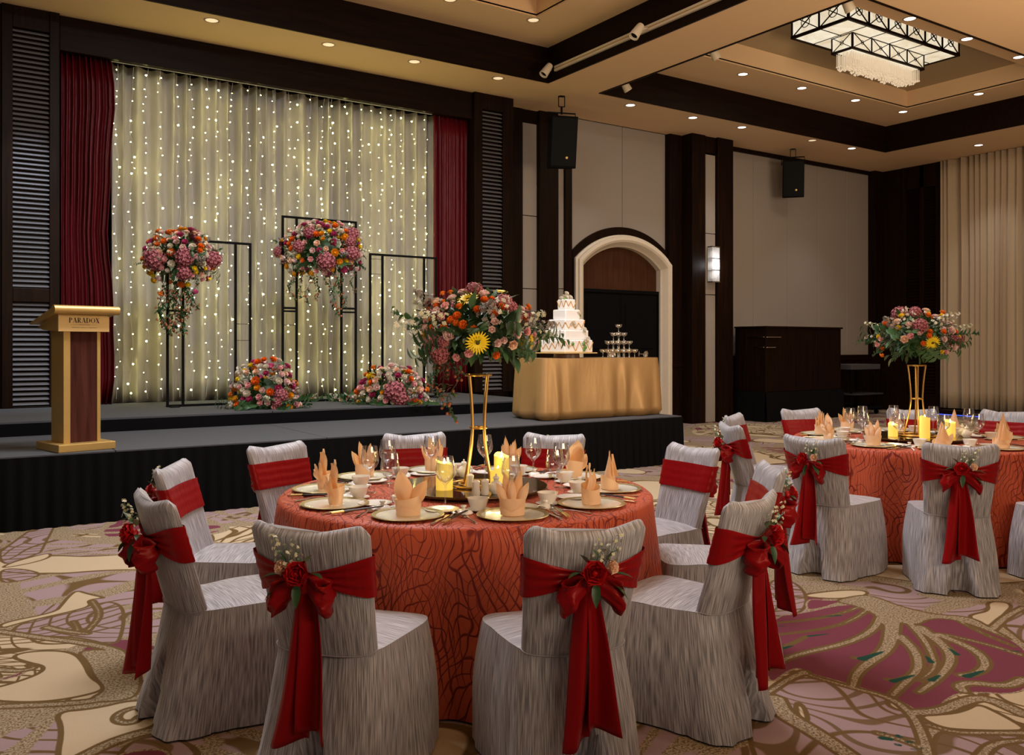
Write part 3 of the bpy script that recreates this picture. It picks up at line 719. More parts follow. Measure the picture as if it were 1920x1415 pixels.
# ---------------- pleated curtains
def pleats(name, mat, p0, p1, z0, z1, nfold, amp, label, cat='curtain', seed=1, edge=None, kind=None, irr=.5, nper=8):
    """cloth hung from p0 to p1 (xy), pleats as real folds"""
    p0 = Vector((p0[0], p0[1], 0)); p1 = Vector((p1[0], p1[1], 0)); L = (p1-p0).length; d = (p1-p0)/L; nn = Vector((d.y, -d.x, 0))
    o = empty(name, p0, 0) if False else None
    nu = nfold*nper; mb = MB()
    def fn(u, v):
        ph = u*nfold+irr*noise.noise(Vector((u*nfold*.35, seed, 0)))*1.6
        a = amp*(.65+.6*noise.noise(Vector((u*nfold*.5, seed+5, v*.6))))
        s_ = sin(2*PI*ph+.35*noise.noise(Vector((u*9, v*2, seed)))*2)
        off = a*(s_+.25*sin(4*PI*ph+1))
        e = edge(u, v) if edge else 0
        q = p0+d*(u*L+e+.3*a*cos(2*PI*ph))+nn*off
        return (q.x-p0.x, q.y-p0.y, z0+(z1-z0)*v)
    mb.grid(fn, nu, 14, 0, uv=lambda u, v: (u*L*1.5, v*(z1-z0)))
    ob = mb.obj(name, mat, angle=None, kind=kind); ob.location = p0
    ob.location.z = 0
    so = ob.modifiers.new('thickness', 'SOLIDIFY'); so.thickness = .006
    return tag(ob, label, cat)
pleats('stage_curtain', 'redvelvet', (xw(113, YF+.12), YF+.14), (xw(209, YF+.1), YF+.12), .725, 5.0, 9, .06, 'crimson velvet curtain hanging behind the gold lectern', seed=3,
    edge=lambda u, v: (.035*sin(v*9)+.012*sin(v*23)-.02)*u)
pleats('stage_curtain', 'redvelvet', (xw(812, YF+.12), YF+.14), (xw(888, YF+.12), YF+.14), .725, 5.0, 9, .055, 'crimson velvet curtain beside the louvered panel near the cake', seed=8)
pleats('fairy_light_backdrop_drape', 'drape', (xw(207, YF+.18), YF+.32), (xw(818, YF+.18), YF+.32), .725, 5.02, 26, .11, 'pale grey pleated drape lit by strands of fairy lights', 'drape', seed=5)
pleats('window_curtain', 'beige', (XR-.08, yw(1765, XR-.05)), (XR-.08, 2.0), .13, ZC-.01, 60, .085, 'floor-length beige pleated curtain along the side wall', seed=12, irr=1.3)
mb = MB(); mb.boxb(XR-.5, XR+.1, 2.0, yw(1765, XR), 0, .11); mb.obj('trim_90', 'dwood', smooth=False, bevel=.01, kind='structure')
# ================================================================== stage
ZL, ZS = .582, .723
YL, YU = 7.90, 9.65
XE = 7.85
def skirt_mb(p0, p1, z0, z1, per=.11, amp=.012):
    mb = MB(); L = (Vector(p1)-Vector(p0)).length; n = int(L/per); d = (Vector(p1)-Vector(p0))/L; nn = Vector((d.y, -d.x))
    def fn(u, v):
        k = amp*(sin(2*PI*u*n)+.5*sin(2*PI*u*n*.37+2))*(1.25-v)
        q = Vector(p0)+d*(u*L)+nn*(k+.01+.02*(1-v)); return (q.x, q.y, z0+(z1-z0)*v)
    mb.grid(fn, n*6, 2); return mb
def deck(name, x_cuts, y0, y1, z, th, label, skirt_to):
    root = empty(name, (x_cuts[0], y0, 0), 0, label, 'stage')
    for a, b_ in zip(x_cuts[:-1], x_cuts[1:]):
        for c, d in y1:
            mb = MB(); mb.boxb(a+.004-x_cuts[0], b_-.004-x_cuts[0], c+.004-y0, d-.004-y0, z-th, z); mb.obj('deck_panel', 'deck', root, smooth=False, bevel=.003)
    mb = MB(); mb.boxb(0, x_cuts[-1]-x_cuts[0], .03, y1[-1][1]-y0, skirt_to, z-th); mb.obj('riser_core', 'black', root, smooth=False)
    return root
lo = deck('stage_platform', [-2.9, -.46, 1.35, 3.2, 5.05, 6.45, XE], YL, [(YL, YU-.01)], ZL, .05, 'lower black-skirted stage platform carrying the lectern and cake table', 0.0)
sk = skirt_mb((0-.0, 0), (XE+2.9, 0), 0.005, ZL-.012); sk.obj('skirting', 'blackcloth', lo, angle=None)
sk = skirt_mb((XE+2.9+.005, 0), (XE+2.905, YU-YL+2.0), 0.005, ZL-.012); sk.obj('skirting', 'blackcloth', lo, angle=None)
mb = MB(); mb.boxb(XE-1.6+2.9, XE+2.9, YU-YL, YU-YL+2.0, 0, ZL); mb.obj('deck_panel', 'deck', lo, smooth=False)
up = deck('stage_platform', [-2.9, -.3, 1.45, 3.27, 5.05, 6.95], YU, [(YU, 12.05)], ZS, .035, 'upper carpeted stage platform under the flower stands and drape', ZL-.58)
mb = MB(); mb.boxb(0, 6.95+2.9, -.008, .0, ZL+.001, ZS-.02); mb.obj('riser_cloth', 'blackcloth', up, smooth=False)

# ================================================================== fairy lights
fl = empty('fairy_light_curtain', (xw(210, YF), YF+.1, 5.0), 0, 'curtain of warm white fairy lights hung over the grey drape', 'fairy lights')
xa, xb = xw(211, YF+.1), xw(812, YF+.1)
ns = 25
Wd = xb-xa
mb = MB(); mb.tube([(0, 0, -.02), (Wd, 0, -.02)], .006, 5); mb.obj('header_cord', 'wire', fl)
r2 = random.Random(11)
for i in range(ns):
    x = Wd*(i+.5)/ns+r2.uniform(-.05, .05); y0 = .07+r2.uniform(-.02, .02)
    pts = []; n = 26
    for k in range(n+1):
        z = -.02-4.2*k/n; pts.append((x+.02*sin(k*.9+i)+r2.uniform(-.012, .012), y0+r2.uniform(-.01, .01), z))
    mb = MB(); mb.tube(pts, .0022, 3, cap=False); st = mb.obj('light_strand', 'wire', fl)
    bb = MB(); z = -.08-r2.uniform(0, .1)
    while z > -4.2:
        k = (-.02-z)/4.2*n; a = int(k); f = k-a; p = [pts[a][q]*(1-f)+pts[min(a+1, n)][q]*f for q in range(3)]
        sd = r2.choice((-1, 1))
        bb.sphere((p[0]+sd*.014, p[1]+r2.uniform(-.012, .03), z), .0072*r2.choice((.7, .8, 1, 1, 1.6)), 0, 6, 4)
        z -= r2.choice((.07, .09, .12, .15, .19, .25))
    bb.obj('bulbs', 'bulb', st, merge=False, kind='stuff')

# ================================================================== lectern
L0 = pixz(110, 850, ZL); L1 = pixz(216, 843, ZL)
lr = math.radians(14); lw = .46
lec = empty('lectern', L0+Vector((cos(lr), sin(lr), 0))*.23+Vector((-sin(lr), cos(lr), 0))*.24, lr, 'gold lectern with red-brown wooden column and name plate on the stage', 'lectern')
lec.location.z = ZL
mb = MB(); mb.boxb(-lw/2, lw/2, -.24, .24, 0, .065); mb.obj('base', 'goldpaint', lec, smooth=False, bevel=.006)
cw = .15
mb = MB(); mb.boxb(-cw, -cw+.055, -.13, .13, .065, 1.0); mb.boxb(cw-.03, cw, -.13, .13, .065, 1.0); mb.boxb(-cw+.05, cw-.03, .07, .13, .065, 1.0)
mb.obj('column', 'goldpaint', lec, smooth=False, bevel=.004)
mb = MB(); mb.boxb(-cw+.057, cw-.032, -.122, .08, .065, 1.0); mb.obj('wood_panel', 'redwood', lec, smooth=False)
mb = MB(); mb.boxb(-.205, .205, -.17, -.15, .985, 1.115); pl_ = mb.obj('front_plate', 'goldplate', lec, smooth=False, bevel=.002)
mb = MB(); vs = []
for x in (-.20, .20): vs += [(x, -.15, .985), (x, .17, 1.0), (x, .28, 1.03), (x, -.15, 1.14)]
mb.add(vs, [(0,1,2,3), (4,7,6,5), (0,4,5,1), (1,5,6,2), (2,6,7,3), (3,7,4,0)]); mb.obj('head', 'goldpaint', lec, smooth=False)
mb = MB(); vs = []
for x in (-.255, .255): vs += [(x, -.21, 1.135), (x, .32, 1.045), (x, .32, 1.06), (x, -.21, 1.19)]
mb.add(vs, [(0,1,2,3), (4,7,6,5), (0,4,5,1), (1,5,6,2), (2,6,7,3), (3,7,4,0)]); mb.obj('slanted_top', 'goldpaint', lec, smooth=False, bevel=.004)
mb = MB(); mb.tube([(-.262, -.215, 1.163), (.262, -.215, 1.163)], .036, 20); mb.obj('top_roll', 'goldpaint', lec)
def text(body, size, loc, parent, mat='ink', name='lettering', sx=1.0, rot=(PI/2, 0, 0), ex=.0008, off=0):
    c = bpy.data.curves.new(name, 'FONT'); c.body = body; c.size = size; c.align_x = 'CENTER'; c.align_y = 'CENTER'; c.extrude = ex; c.offset = off
    c.materials.append(M[mat]); o = bpy.data.objects.new(name, c); COL.objects.link(o); o.parent = parent; o.location = loc; o.rotation_euler = rot; o.scale = (sx, 1, 1)
    c.resolution_u = 4
    bpy.context.view_layer.update(); me = bpy.data.meshes.new_from_object(o); o2 = bpy.data.objects.new(name, me); COL.objects.link(o2); o2.parent = parent; o2.location = loc; o2.rotation_euler = rot; o2.scale = (sx, 1, 1)
    bpy.data.objects.remove(o); return o2
# PARADOX in high-contrast serif capitals, built from thick and thin strokes
def stroke_letters(word, h, loc, parent):
    mb = MB(); T, t = h*.20, h*.045
    def bar2(x0, y0, x1, y1, wd):
        a = Vector((x0, y0)); b = Vector((x1, y1)); d = (b-a).normalized(); n = Vector((-d.y, d.x))*wd/2
        if abs(y1-y0) > abs(x1-x0)*.2: n = Vector((wd/2*(1 if abs(d.y) > .95 else 1.05), 0))
        q = [a-n, a+n, b+n, b-n]
        mb.add([(p.x, -.0008, p.y) for p in q], [(0, 1, 2, 3)])
    def arc(cx, cy, rx, ry, a0, a1, w0, w1, n=14):
        vs = []; fs = []
        for i in range(n+1):
            a = a0+(a1-a0)*i/n; k = abs(cos(a)); wd = w0+(w1-w0)*k**1.5
            for s_ in (-.5, .5): vs.append((cx+(rx+s_*wd)*cos(a), -.0008, cy+(ry+s_*w0)*sin(a)))
        for i in range(n): fs.append((2*i, 2*i+1, 2*i+3, 2*i+2))
        mb.add(vs, fs)
    def serif(x, y): bar2(x-h*.13, y, x+h*.13, y, t)
    x = 0; cur = []
    widths = {'P': .62, 'A': .74, 'R': .70, 'D': .76, 'O': .80, 'X': .76}
    for ch in word:
        W = widths[ch]*h; n0 = len(mb.v)
        if ch in 'PRD':
            bar2(x+.13*h, 0, x+.13*h, h, T); serif(x+.13*h, t/2); serif(x+.13*h, h-t/2)
        if ch in 'PR':
            arc(x+.24*h, h*.74, .25*h, .245*h, -PI/2, PI/2, t, T); bar2(x+.1*h, h-t/2, x+.26*h, h-t/2, t); bar2(x+.1*h, .495*h, x+.26*h, .495*h, t)
        if ch == 'R': bar2(x+.28*h, .49*h, x+.60*h, 0, T*.9); serif(x+.60*h, t/2)
        if ch == 'D': arc(x+.22*h, h/2, .44*h, .48*h, -PI/2, PI/2, t, T); bar2(x+.1*h, h-t/2, x+.24*h, h-t/2, t); bar2(x+.1*h, t/2, x+.24*h, t/2, t)
        if ch == 'A':
            bar2(x+.07*h, 0, x+.36*h, h, t*1.1); bar2(x+.36*h, h, x+.62*h, 0, T); bar2(x+.16*h, .32*h, x+.52*h, .32*h, t); serif(x+.07*h, t/2); serif(x+.62*h, t/2)
        if ch == 'O': arc(x+.40*h, h/2, .33*h, .48*h, 0, 2*PI, t, T, 26)
        if ch == 'X':
            bar2(x+.12*h, h, x+.62*h, 0, T); bar2(x+.62*h, h, x+.12*h, 0, t*1.2)
            for a in (.12, .62): serif(x+a*h, t/2); serif(x+a*h, h-t/2)
        x += W+.10*h
    tot = x-.10*h
    mb.v = [(p[0]-tot/2, p[1], p[2]-h/2) for p in mb.v]
    for i, f in enumerate(mb.f): pass
    o = mb.obj('lettering', 'ink', parent, smooth=False, merge=False); o.location = loc
    return o
stroke_letters('PARADOX', .043, (0, -.1708, 1.078), pl_)
text('SINGAPORE', .011, (0, -.1712, 1.042), pl_, sx=1.5, ex=.0002)
mb = MB()
for sx in (-1, 1): mb.boxb(min(sx*.045, sx*.11), max(sx*.045, sx*.11), -.171, -.1705, 1.0415, 1.0428)
mb.obj('rule', 'ink', pl_, smooth=False)
text('MERCHANT COURT AT CLARKE QUAY', .0085, (0, -.1712, 1.018), pl_, sx=1.35, ex=.0002)

# ================================================================== flower stands (metal frames)
def mframe(px0, px1, ins, ztop, label, rails=(), Y=10.95):
    x0, x1 = xw(px0, Y), xw(px1, Y); xc = (x0+x1)/2
    r = empty('metal_flower_frame', (xc, Y, ZS), 0, label, 'metal frame', 'black metal frames on the stage')
    W = (x1-x0)/2; t = .028; H = ztop-ZS
    for nm, xx in (('post', -W), ('post', W)):
        mb = MB(); mb.boxb(xx-t/2, xx+t/2, -t/2, t/2, 0, H); mb.obj(nm, 'blackmetal', r, smooth=False, bevel=.002)
    for p in ins:
        xx = xw(p, Y)-xc; mb = MB(); mb.boxb(xx-t/2, xx+t/2, -t/2, t/2, t, H-t); mb.obj('inner_post', 'blackmetal', r, smooth=False, bevel=.002)
    for nm, z in (('top_rail', H-t), ('bottom_rail', 0)):
        mb = MB(); mb.boxb(-W, W, -t/2+.001, t/2-.001, z, z+t); mb.obj(nm, 'blackmetal', r, smooth=False, bevel=.002)
    for a, b_, py, th in rails:
        z = zat(a, py, Y)-ZS; mb = MB(); mb.boxb(xw(a, Y)-xc, xw(b_, Y)-xc, -th/2, th/2, z-th/2, z+th/2); mb.obj('crossbar', 'blackmetal', r, smooth=False)
    mb = MB()
    for xx in (-W+.06, W-.06): mb.boxb(xx-.05, xx+.05, -.14, .14, 0, .012)
    mb.obj('foot_plate', 'blackmetal', r, smooth=False)
    return r
mframe(314, 469, (343, 441.5), 2.73, 'short black metal frame holding the flowers nearest the lectern', [(443, 469, 607, .006), (443, 469, 638, .006), (314, 343, 582, .024)])
mframe(530, 667, (556, 640), 3.11, 'tallest black metal frame, in the middle of the stage', [(530, 556, 577, .026), (530, 556, 583, .022), (640, 667, 578, .026), (640, 667, 585, .022), (530, 556, 609, .006)])
mframe(694, 817, (717, 795), 2.70, 'empty black metal frame at the cake end of the drape', [(694, 717, 485, .005), (694, 717, 513, .005)])

# ================================================================== speakers
def speaker(mount, w_, h_, rz, label, drop):
    r = empty('hanging_loudspeaker', mount, rz, label, 'loudspeaker', 'loudspeakers hung from the ceiling')
    mb = MB(); mb.boxb(-.04, .04, -.03, .03, -.012, 0); 
    mb.bar((-.05, 0, 0), (-.05, 0, -.17), .012); mb.bar((.05, 0, 0), (.05, 0, -.17), .012); mb.bar((-.05, 0, -.17), (.05, 0, -.17), .012)
    mb.tube([(0, 0, -.17), (0, 0, -drop-.02)], .018, 8); mb.obj('ceiling_hanger', 'blackmetal', r)
    mb = MB(); mb.tube([(-w_*.52, 0, -drop-.15), (-w_*.52, 0, -drop), (w_*.52, 0, -drop), (w_*.52, 0, -drop-.15)], .012, 6); mb.obj('yoke', 'blackmetal', r)
    mb = MB(); T = Matrix.Translation((0, 0, -drop-.06)) @ Matrix.Rotation(math.radians(9), 4, 'X')
    W, D = w_/2, w_*.42
    vs = [(-W, -D, 0), (W, -D, 0), (W*.72, D, 0), (-W*.72, D, 0), (-W, -D, -h_), (W, -D, -h_), (W*.72, D, -h_), (-W*.72, D, -h_)]
    mb.add(vs, [(0,1,2,3), (7,6,5,4), (0,4,5,1), (1,5,6,2), (2,6,7,3), (3,7,4,0)], T=T); mb.obj('cabinet', 'black', r, smooth=False, bevel=.012)
    mb = MB(); mb.boxb(-W*.93, W*.93, -D-.012, -D, -h_*.97, -h_*.03, T=T); mb.obj('grille', 'blackmetal', r, smooth=False, bevel=.006)
    mb = MB(); mb.sphere((W*.25, -D-.014, -h_*.80), .022, 0, 10, 6, (1, .2, 1), T=T); mb.obj('badge', 'goldpaint', r)
    return r
speaker(pixz(1053, 180, ZC), .44, .80, -YAW+.25, 'large black loudspeaker hanging above the cake table', .27)
speaker(pixz(1487, 279, ZC), .42, .74, -YAW-.25, 'smaller black loudspeaker hanging over the dark bar counter', .17)

# ================================================================== sconce
sx_ = xw(1339, YP-.02)
sc = empty('wall_sconce', (sx_, YP+.065, zat(1339, 496, YP)), 0, 'crystal rod wall sconce on the pilaster strip', 'wall lamp')
hh = .33
mb = MB(); mb.boxb(-.10, .10, -.02, 0, -hh, hh); mb.obj('backplate', 'steel', sc, smooth=False)
for sz in (-1, 1):
    mb = MB(); mb.boxb(-.105, .105, -.14, -.01, sz*hh-.008, sz*hh+.008); mb.obj('rim_frame', 'steel', sc, smooth=False)
mr = MB(); mr.tube([(0, 0, -hh/3+.01), (0, 0, hh/3-.01)], .011, 8); rodm = mr.mesh('crystal_rod', 'rod')
for tier in (-1, 0, 1):
    for k in range(8): inst('crystal_rod', rodm, sc, (-.09+.18*k/7, -.125, tier*hh*.66))
    for k in range(4):
        for s_ in (-1, 1): inst('crystal_rod', rodm, sc, (s_*.095, -.105+.026*k, tier*hh*.66))
mb = MB()
for z in (-.2, 0, .2): mb.tube([(-.03, -.06, z-.06), (-.03, -.06, z+.06)], .016, 8); mb.tube([(.04, -.06, z-.05), (.04, -.06, z+.05)], .014, 8)
mb.obj('lamp_bulb', emis('sconce bulb', (1.0, .93, .82), 1.5), sc)
ll = lamp('POINT', (sx_, YP-.16, zat(1339, 496, YP)), 5, NEUT, .08, name='sconce_light')

# ================================================================== downlights, track spots
def downlight(p, lens, label, r=.085):
    o = empty('recessed_downlight', p, 0, label, 'downlight', 'recessed ceiling downlights')
    mb = MB(); mb.lathe([(r*.86, .002), (r*.9, -.006), (r, -.007), (r+.012, -.002), (r+.012, .002)], 20); mb.obj('trim_ring', 'trimring', o)
    mb = MB(); mb.lathe([(0, -.001), (r*.87, -.001)], 20); mb.obj('lens', lens, o)
    return o
dl_low = [(397, 38, 'w'), (616, 83.5, 'w'), (777, 115.5, 'w'), (934, 146.5, 'w'), (1182, 197, 'c'), (1299, 220.5, 'c'), (1391, 238.5, 'c'), (1523, 263, 'w'), (1597, 278, 'c'), (1835, 272, 'c')]
low_names = ['over the lectern end of the stage', 'over the first flower frame', 'over the middle flower frame', 'over the empty frame', 'nearest the big loudspeaker', 'above the arch', 'above the wall sconce', 'above the small loudspeaker', 'between small loudspeaker and coffer corner', 'closest to the beige curtain']
for (px, py, t), nm in zip(dl_low, low_names):
    downlight(pixz(px, py, ZC), 'downlight' if t == 'c' else 'downlight_w', 'round downlight in the lower ceiling, '+nm)
dl_up = [(1393, 139, 'c'), (1503.5, 165, 'c'), (1604, 188, 'c'), (1693, 209.5, 'c'), (1835, 176, 'c'), (1706, 35, 'c'), (1813, 73, 'c'), (1910, 107, 'c'), (844, -1, 'w'), (1000, 37.5, 'w')]
up_names = ['stage side, next to the dark beam', 'stage side, second from the dark beam', 'stage side, third from the dark beam', 'at the inner corner below the recess', 'curtain side of the chandelier', 'camera side, closest to the chandelier', 'camera side, middle of three', 'camera side, farthest of three', 'above the stage curtain beam, cut by the picture edge', 'near the crossing of the dark beams']
for (px, py, t), nm in zip(dl_up, up_names):
    downlight(pixz(px, py, ZU), 'downlight' if t == 'c' else 'downlight_w', 'round downlight in the raised ceiling, '+nm)
def spotlight(loc, aim, label):
    o = empty('track_spotlight', loc, 0, label, 'spotlight', 'track spotlights on the dark beams')
    d = (Vector(aim)-Vector(loc)).normalized(); q = d.to_track_quat('-Z', 'Y').to_matrix().to_4x4()
    mb = MB(); mb.lathe([(0, .20), (.045, .20), (.052, .17), (.066, 0), (.060, -.005), (.055, .02), (0, .03)], 20, T=q @ Matrix.Translation((0, 0, -.1))); mb.obj('lamp_head', 'trackmetal', o)
    mb = MB(); mb.lathe([(0, .028), (.054, .022)], 20, T=q @ Matrix.Translation((0, 0, -.1))); mb.obj('lamp_face', 'black', o)
    return o
tr = empty('lighting_track', (7.77, 8.0, 0), 0, 'cream lighting track running along the dark beam', 'lighting track')
mb = MB(); mb.boxb(0, .036, -5, 2.45, 5.545, 5.575); mb.boxb(0, .036, -5, 2.45, 5.50, 5.53); mb.obj('rail', 'trackmetal', tr, smooth=False)
mb = MB(); mb.boxb(.005, .042, -5, 2.45, 5.52, 5.555); mb.obj('rail_groove', 'goldpaint', tr, smooth=False)
for py_, dp, lb in ((pd(1025, 131, 12.9), 0, 'cream track spotlight closest to the crossing of the dark beams'), (pd(1195, 58, 11.1), 0, 'cream track spotlight halfway along the track')):
    s_ = spotlight(py_, py_+Vector((-.75, .05, -1)), lb)
    mb = MB(); mb.tube([(0.02, 0, .02), (7.77-py_.x, .12, 5.54-py_.z)], .02, 8); mb.obj('swivel_arm', 'trackmetal', s_)
for px, lb in ((1172, 'beige spotlight peeping below the beam nearest the stage'), (1338, 'beige spotlight peeping out halfway along the beam'), (1588, 'beige spotlight hanging in front of the chandelier')):
    t = (px-960)/FPX; X = 8.98; Y = yw(px, X); s_ = spotlight((X, Y, 5.45), (X+.6, Y-.1, 4.6), lb)
    mb = MB(); mb.tube([(0, 0, .02), (-.14, .02, .06)], .02, 8); mb.obj('swivel_arm', 'trackmetal', s_)

# ================================================================== chandelier
CHX0, CHX1, CHY0, CHY1, CHZ0, CHZ1 = 11.16, 14.07, 7.88, 8.86, 6.19, 6.52
ch = empty('chandelier', (12.62, 8.37, 6.5), 0, 'rectangular two-tier alabaster chandelier with crystal strand fringe', 'chandelier')
Tc = Matrix.Translation((-12.62, -8.37, -6.5))
def xpanels(a, b_, z0, z1, n, rr, wd, tag_):
    a = Vector(a); b_ = Vector(b_); nrm = Vector(((b_-a).normalized().y, -(b_-a).normalized().x, 0))
    for i in range(n):
        p = a.lerp(b_, i/n); q = a.lerp(b_, (i+1)/n)
        mb = MB(); mb.add([(p.x, p.y, z0), (q.x, q.y, z0), (q.x, q.y, z1), (p.x, p.y, z1), (p.x-nrm.x*.01, p.y-nrm.y*.01, z0), (q.x-nrm.x*.01, q.y-nrm.y*.01, z0), (q.x-nrm.x*.01, q.y-nrm.y*.01, z1), (p.x-nrm.x*.01, p.y-nrm.y*.01, z1)], [(0,1,2,3), (5,4,7,6)], T=Tc)
        pn = mb.obj('alabaster_panel', 'alabaster', ch, smooth=False)
        mb = MB(); o = nrm*.012
        def B(u, v, uu, vv, w2=wd): 
            s1 = p.lerp(q, u)+o; s2 = p.lerp(q, uu)+o; mb.bar((s1.x, s1.y, z0+(z1-z0)*v), (s2.x, s2.y, z0+(z1-z0)*vv), w2)
        B(0, 0, 1, 1); B(0, 1, 1, 0); B(0, 0, 0, 1, wd*1.5); B(1, 0, 1, 1, wd*1.5)
        c = p.lerp(q, .5)+o; d = (q-p).normalized()
        mb.tube([(c.x+d.x*rr*cos(2*PI*k/20), c.y+d.y*rr*cos(2*PI*k/20), (z0+z1)/2+rr*sin(2*PI*k/20)) for k in range(20)], wd*.45, 6, closed=True)
        mb.v = [tuple(Tc @ Vector(x)) for x in mb.v]
        mb.obj('lattice', 'dwood', pn)
X0, X1, Y0, Y1 = CHX0, CHX1, CHY0, CHY1
for a, b_, n in (((X0, Y0, 0), (X1, Y0, 0), 6), ((X1, Y0, 0), (X1, Y1, 0), 2), ((X1, Y1, 0), (X0, Y1, 0), 6), ((X0, Y1, 0), (X0, Y0, 0), 2)): xpanels(a, b_, CHZ0, CHZ1, n, .075, .014, 0)
ix0, ix1, iy0, iy1 = 11.70, 13.58, 8.19, 8.54
for a, b_, n in (((ix0, iy0, 0), (ix1, iy0, 0), 4), ((ix1, iy0, 0), (ix1, iy1, 0), 1), ((ix1, iy1, 0), (ix0, iy1, 0), 4), ((ix0, iy1, 0), (ix0, iy0, 0), 1)): xpanels(a, b_, 5.955, CHZ0, n, .03, .010, 0)
def frame_loop(x0, x1, y0, y1, z, t, nm):
    mb = MB()
    for q in ((x0-t, x1+t, y0-t, y0+t), (x0-t, x1+t, y1-t, y1+t), (x0-t, x0+t, y0+t, y1-t), (x1-t, x1+t, y0+t, y1-t)): mb.boxb(*q, z-t, z+t, T=Tc)
    mb.obj(nm, 'dwood', ch, smooth=False)
frame_loop(X0, X1, Y0, Y1, CHZ0, .02, 'lower_rim'); frame_loop(X0, X1, Y0, Y1, CHZ1, .02, 'upper_rim'); frame_loop(ix0, ix1, iy0, iy1, CHZ0, .014, 'inner_rim'); frame_loop(ix0, ix1, iy0, iy1, 5.955, .016, 'inner_rim')
for i in range(6):
    for j in range(2):
        x0 = X0+(X1-X0)*i/6; y0 = Y0+(Y1-Y0)*j/2
        mb = MB(); mb.boxb(x0+.008, x0+(X1-X0)/6-.008, y0+.008, y0+(Y1-Y0)/2-.008, CHZ0-.005, CHZ0+.005, T=Tc); mb.obj('alabaster_panel', 'alabaster', ch, smooth=False)
mb = MB()
for i in range(1, 6): mb.bar((X0+(X1-X0)*i/6, Y0, CHZ0-.006), (X0+(X1-X0)*i/6, Y1, CHZ0-.006), .012)
mb.bar((X0, (Y0+Y1)/2, CHZ0-.006), (X1, (Y0+Y1)/2, CHZ0-.006), .012); mb.v = [tuple(Tc @ Vector(x)) for x in mb.v]; mb.obj('bottom_bars', 'dwood', ch, smooth=False)
M['strand'] = plain('frosted crystal strand', (.80, .72, .60), .3, emit=(1, .84, .62), estr=.22)
mb = MB(); r3 = random.Random(4)
for i in range(62):
    for j in range(9):
        if 0 < j < 8 and 0 < i < 61 and (i+j) % 2: continue
        x = ix0+.05+(ix1-ix0-.1)*i/61; y = iy0+.04+(iy1-iy0-.08)*j/8; zb = 5.73+r3.uniform(-.015, .02)-.02*sin(i*.5)
        mb.tube([(x, y, 5.94), (x, y, zb)], .0045, 4, T=Tc, cap=False); mb.sphere((x, y, zb), .014, 0, 6, 4, T=Tc)
mb.obj('crystal_fringe', 'strand', ch, merge=False, kind='stuff')
mb = MB()
for sx in (-1, 1): mb.tube([(sx*.9, 0, 0), (sx*.9, 0, .12)], .02, 8)
mb.obj('suspension_rod', 'dwood', ch)
lamp('AREA', (12.6, 8.37, 5.68), 55, WARM, 2.0, (12.6, 8.37, 0), size_y=.6, name='chandelier_light')

# ---- light from the fixtures
def down(p, power, col, ang=70, blend=.8, tgt=None, r=.06):
    p = Vector(p); lamp('SPOT', p+Vector((0, 0, -.03)), power, col, r, tgt or (p.x, p.y, 0), ang, blend, 'downlight_beam')
for px, py, t in dl_low: 
    if px not in (1523,): down(pixz(px, py, ZC), 62 if t == 'c' else 26, NEUT, 80)
for px, py, t in dl_up: down(pixz(px, py, ZU), 42 if t == 'c' else 32, NEUT, 75)
# the same grid of downlights goes on out of frame above the front table
for x, y in ((.6, 5.4), (2.6, 5.0), (4.6, 5.2), (6.6, 5.4), (3.4, 8.2), (5.6, 7.6)): down((x, y, ZU), 70, NEUT, 80)
# cool stage spot raking over the louvres and lectern
for tgt in ((2.6, 10.6, 2.0), (4.6, 10.7, 2.0), (6.6, 8.6, 1.6)): lamp('SPOT', (5.6, 7.0, 5.45), 110, NEUT, .05, tgt, 30, .9, 'track_beam')  # unseen spots added away from the track to brighten flowers and cake
lamp('SPOT', (1.0, 10.75, 5.3), 380, COOL, .05, (1.08, 11.7, 2.9), 30, .9, 'stage_spot')
lamp('SPOT', (1.5, 9.6, 5.3), 220, COOL, .05, (1.05, 11.6, .9), 26, .9, 'stage_spot')
# ================================================================== flower kinds
def petal(mb, r, L, W, curl, base_z, tilt, a, mat=0, cup=.3, nu=2, nv=3, off=0):
    """one petal: root at radius r, azimuth a, tilt from vertical (0) to flat (pi/2)"""
    ca, sa = cos(a), sin(a)
    def fn(u, v):
        x = (u-.5)*W*(sin(PI*min(1, v*.85+.12))**.7)
        s = L*v; t = tilt+curl*v
        rad = r+s*sin(t)+cup*W*abs(u-.5)*-.6; z = base_z+s*cos(t)+cup*W*(abs(u-.5)**2)*2
        return (rad*ca-x*sa, rad*sa+x*ca, z)
    mb.grid(fn, nu, nv, mat)
def rose_mesh(name, mat, layers=((3, .1, .25), (4, .3, .5), (5, .6, .8), (6, .95, 1.0)), R=1.0):
    mb = MB(); k = 0
    mb.sphere((0, 0, .25*R), .22*R, 0, 6, 4, (1, 1, 1.5))
    for n, tilt, sz in layers:
        for i in range(n):
            petal(mb, .10*R*sz, R*(.55+.33*sz), R*(.85+.50*sz), .28, -.15*R*sz, tilt*.86, 2*PI*i/n+k*.7, 0, .38)
        k += 1
    mb.sphere((0, 0, -.15*R), .42*R, 0, 8, 4, (1, 1, .7))
    return mb.mesh(name, mat, merge=False, angle=None)
FM = {}
for nm, mt in (('rose', 'pink'), ('pale_rose', 'palepink'), ('peach_rose', 'peachp'), ('red_rose', 'redp'), ('white_rose', 'whitep')): FM[nm] = rose_mesh(nm, mt)
lay2 = ((5, .15, .45), (7, .5, .6), (8, .85, .8), (8, 1.15, .9))
for nm, mt in (('orange_ranunculus', 'orange'), ('amber_ranunculus', 'amber'), ('magenta_ranunculus', 'magenta'), ('yellow_ranunculus', 'yellow'), ('white_ranunculus', 'whitep')): FM[nm] = rose_mesh(nm, mt, lay2)
mb = MB()
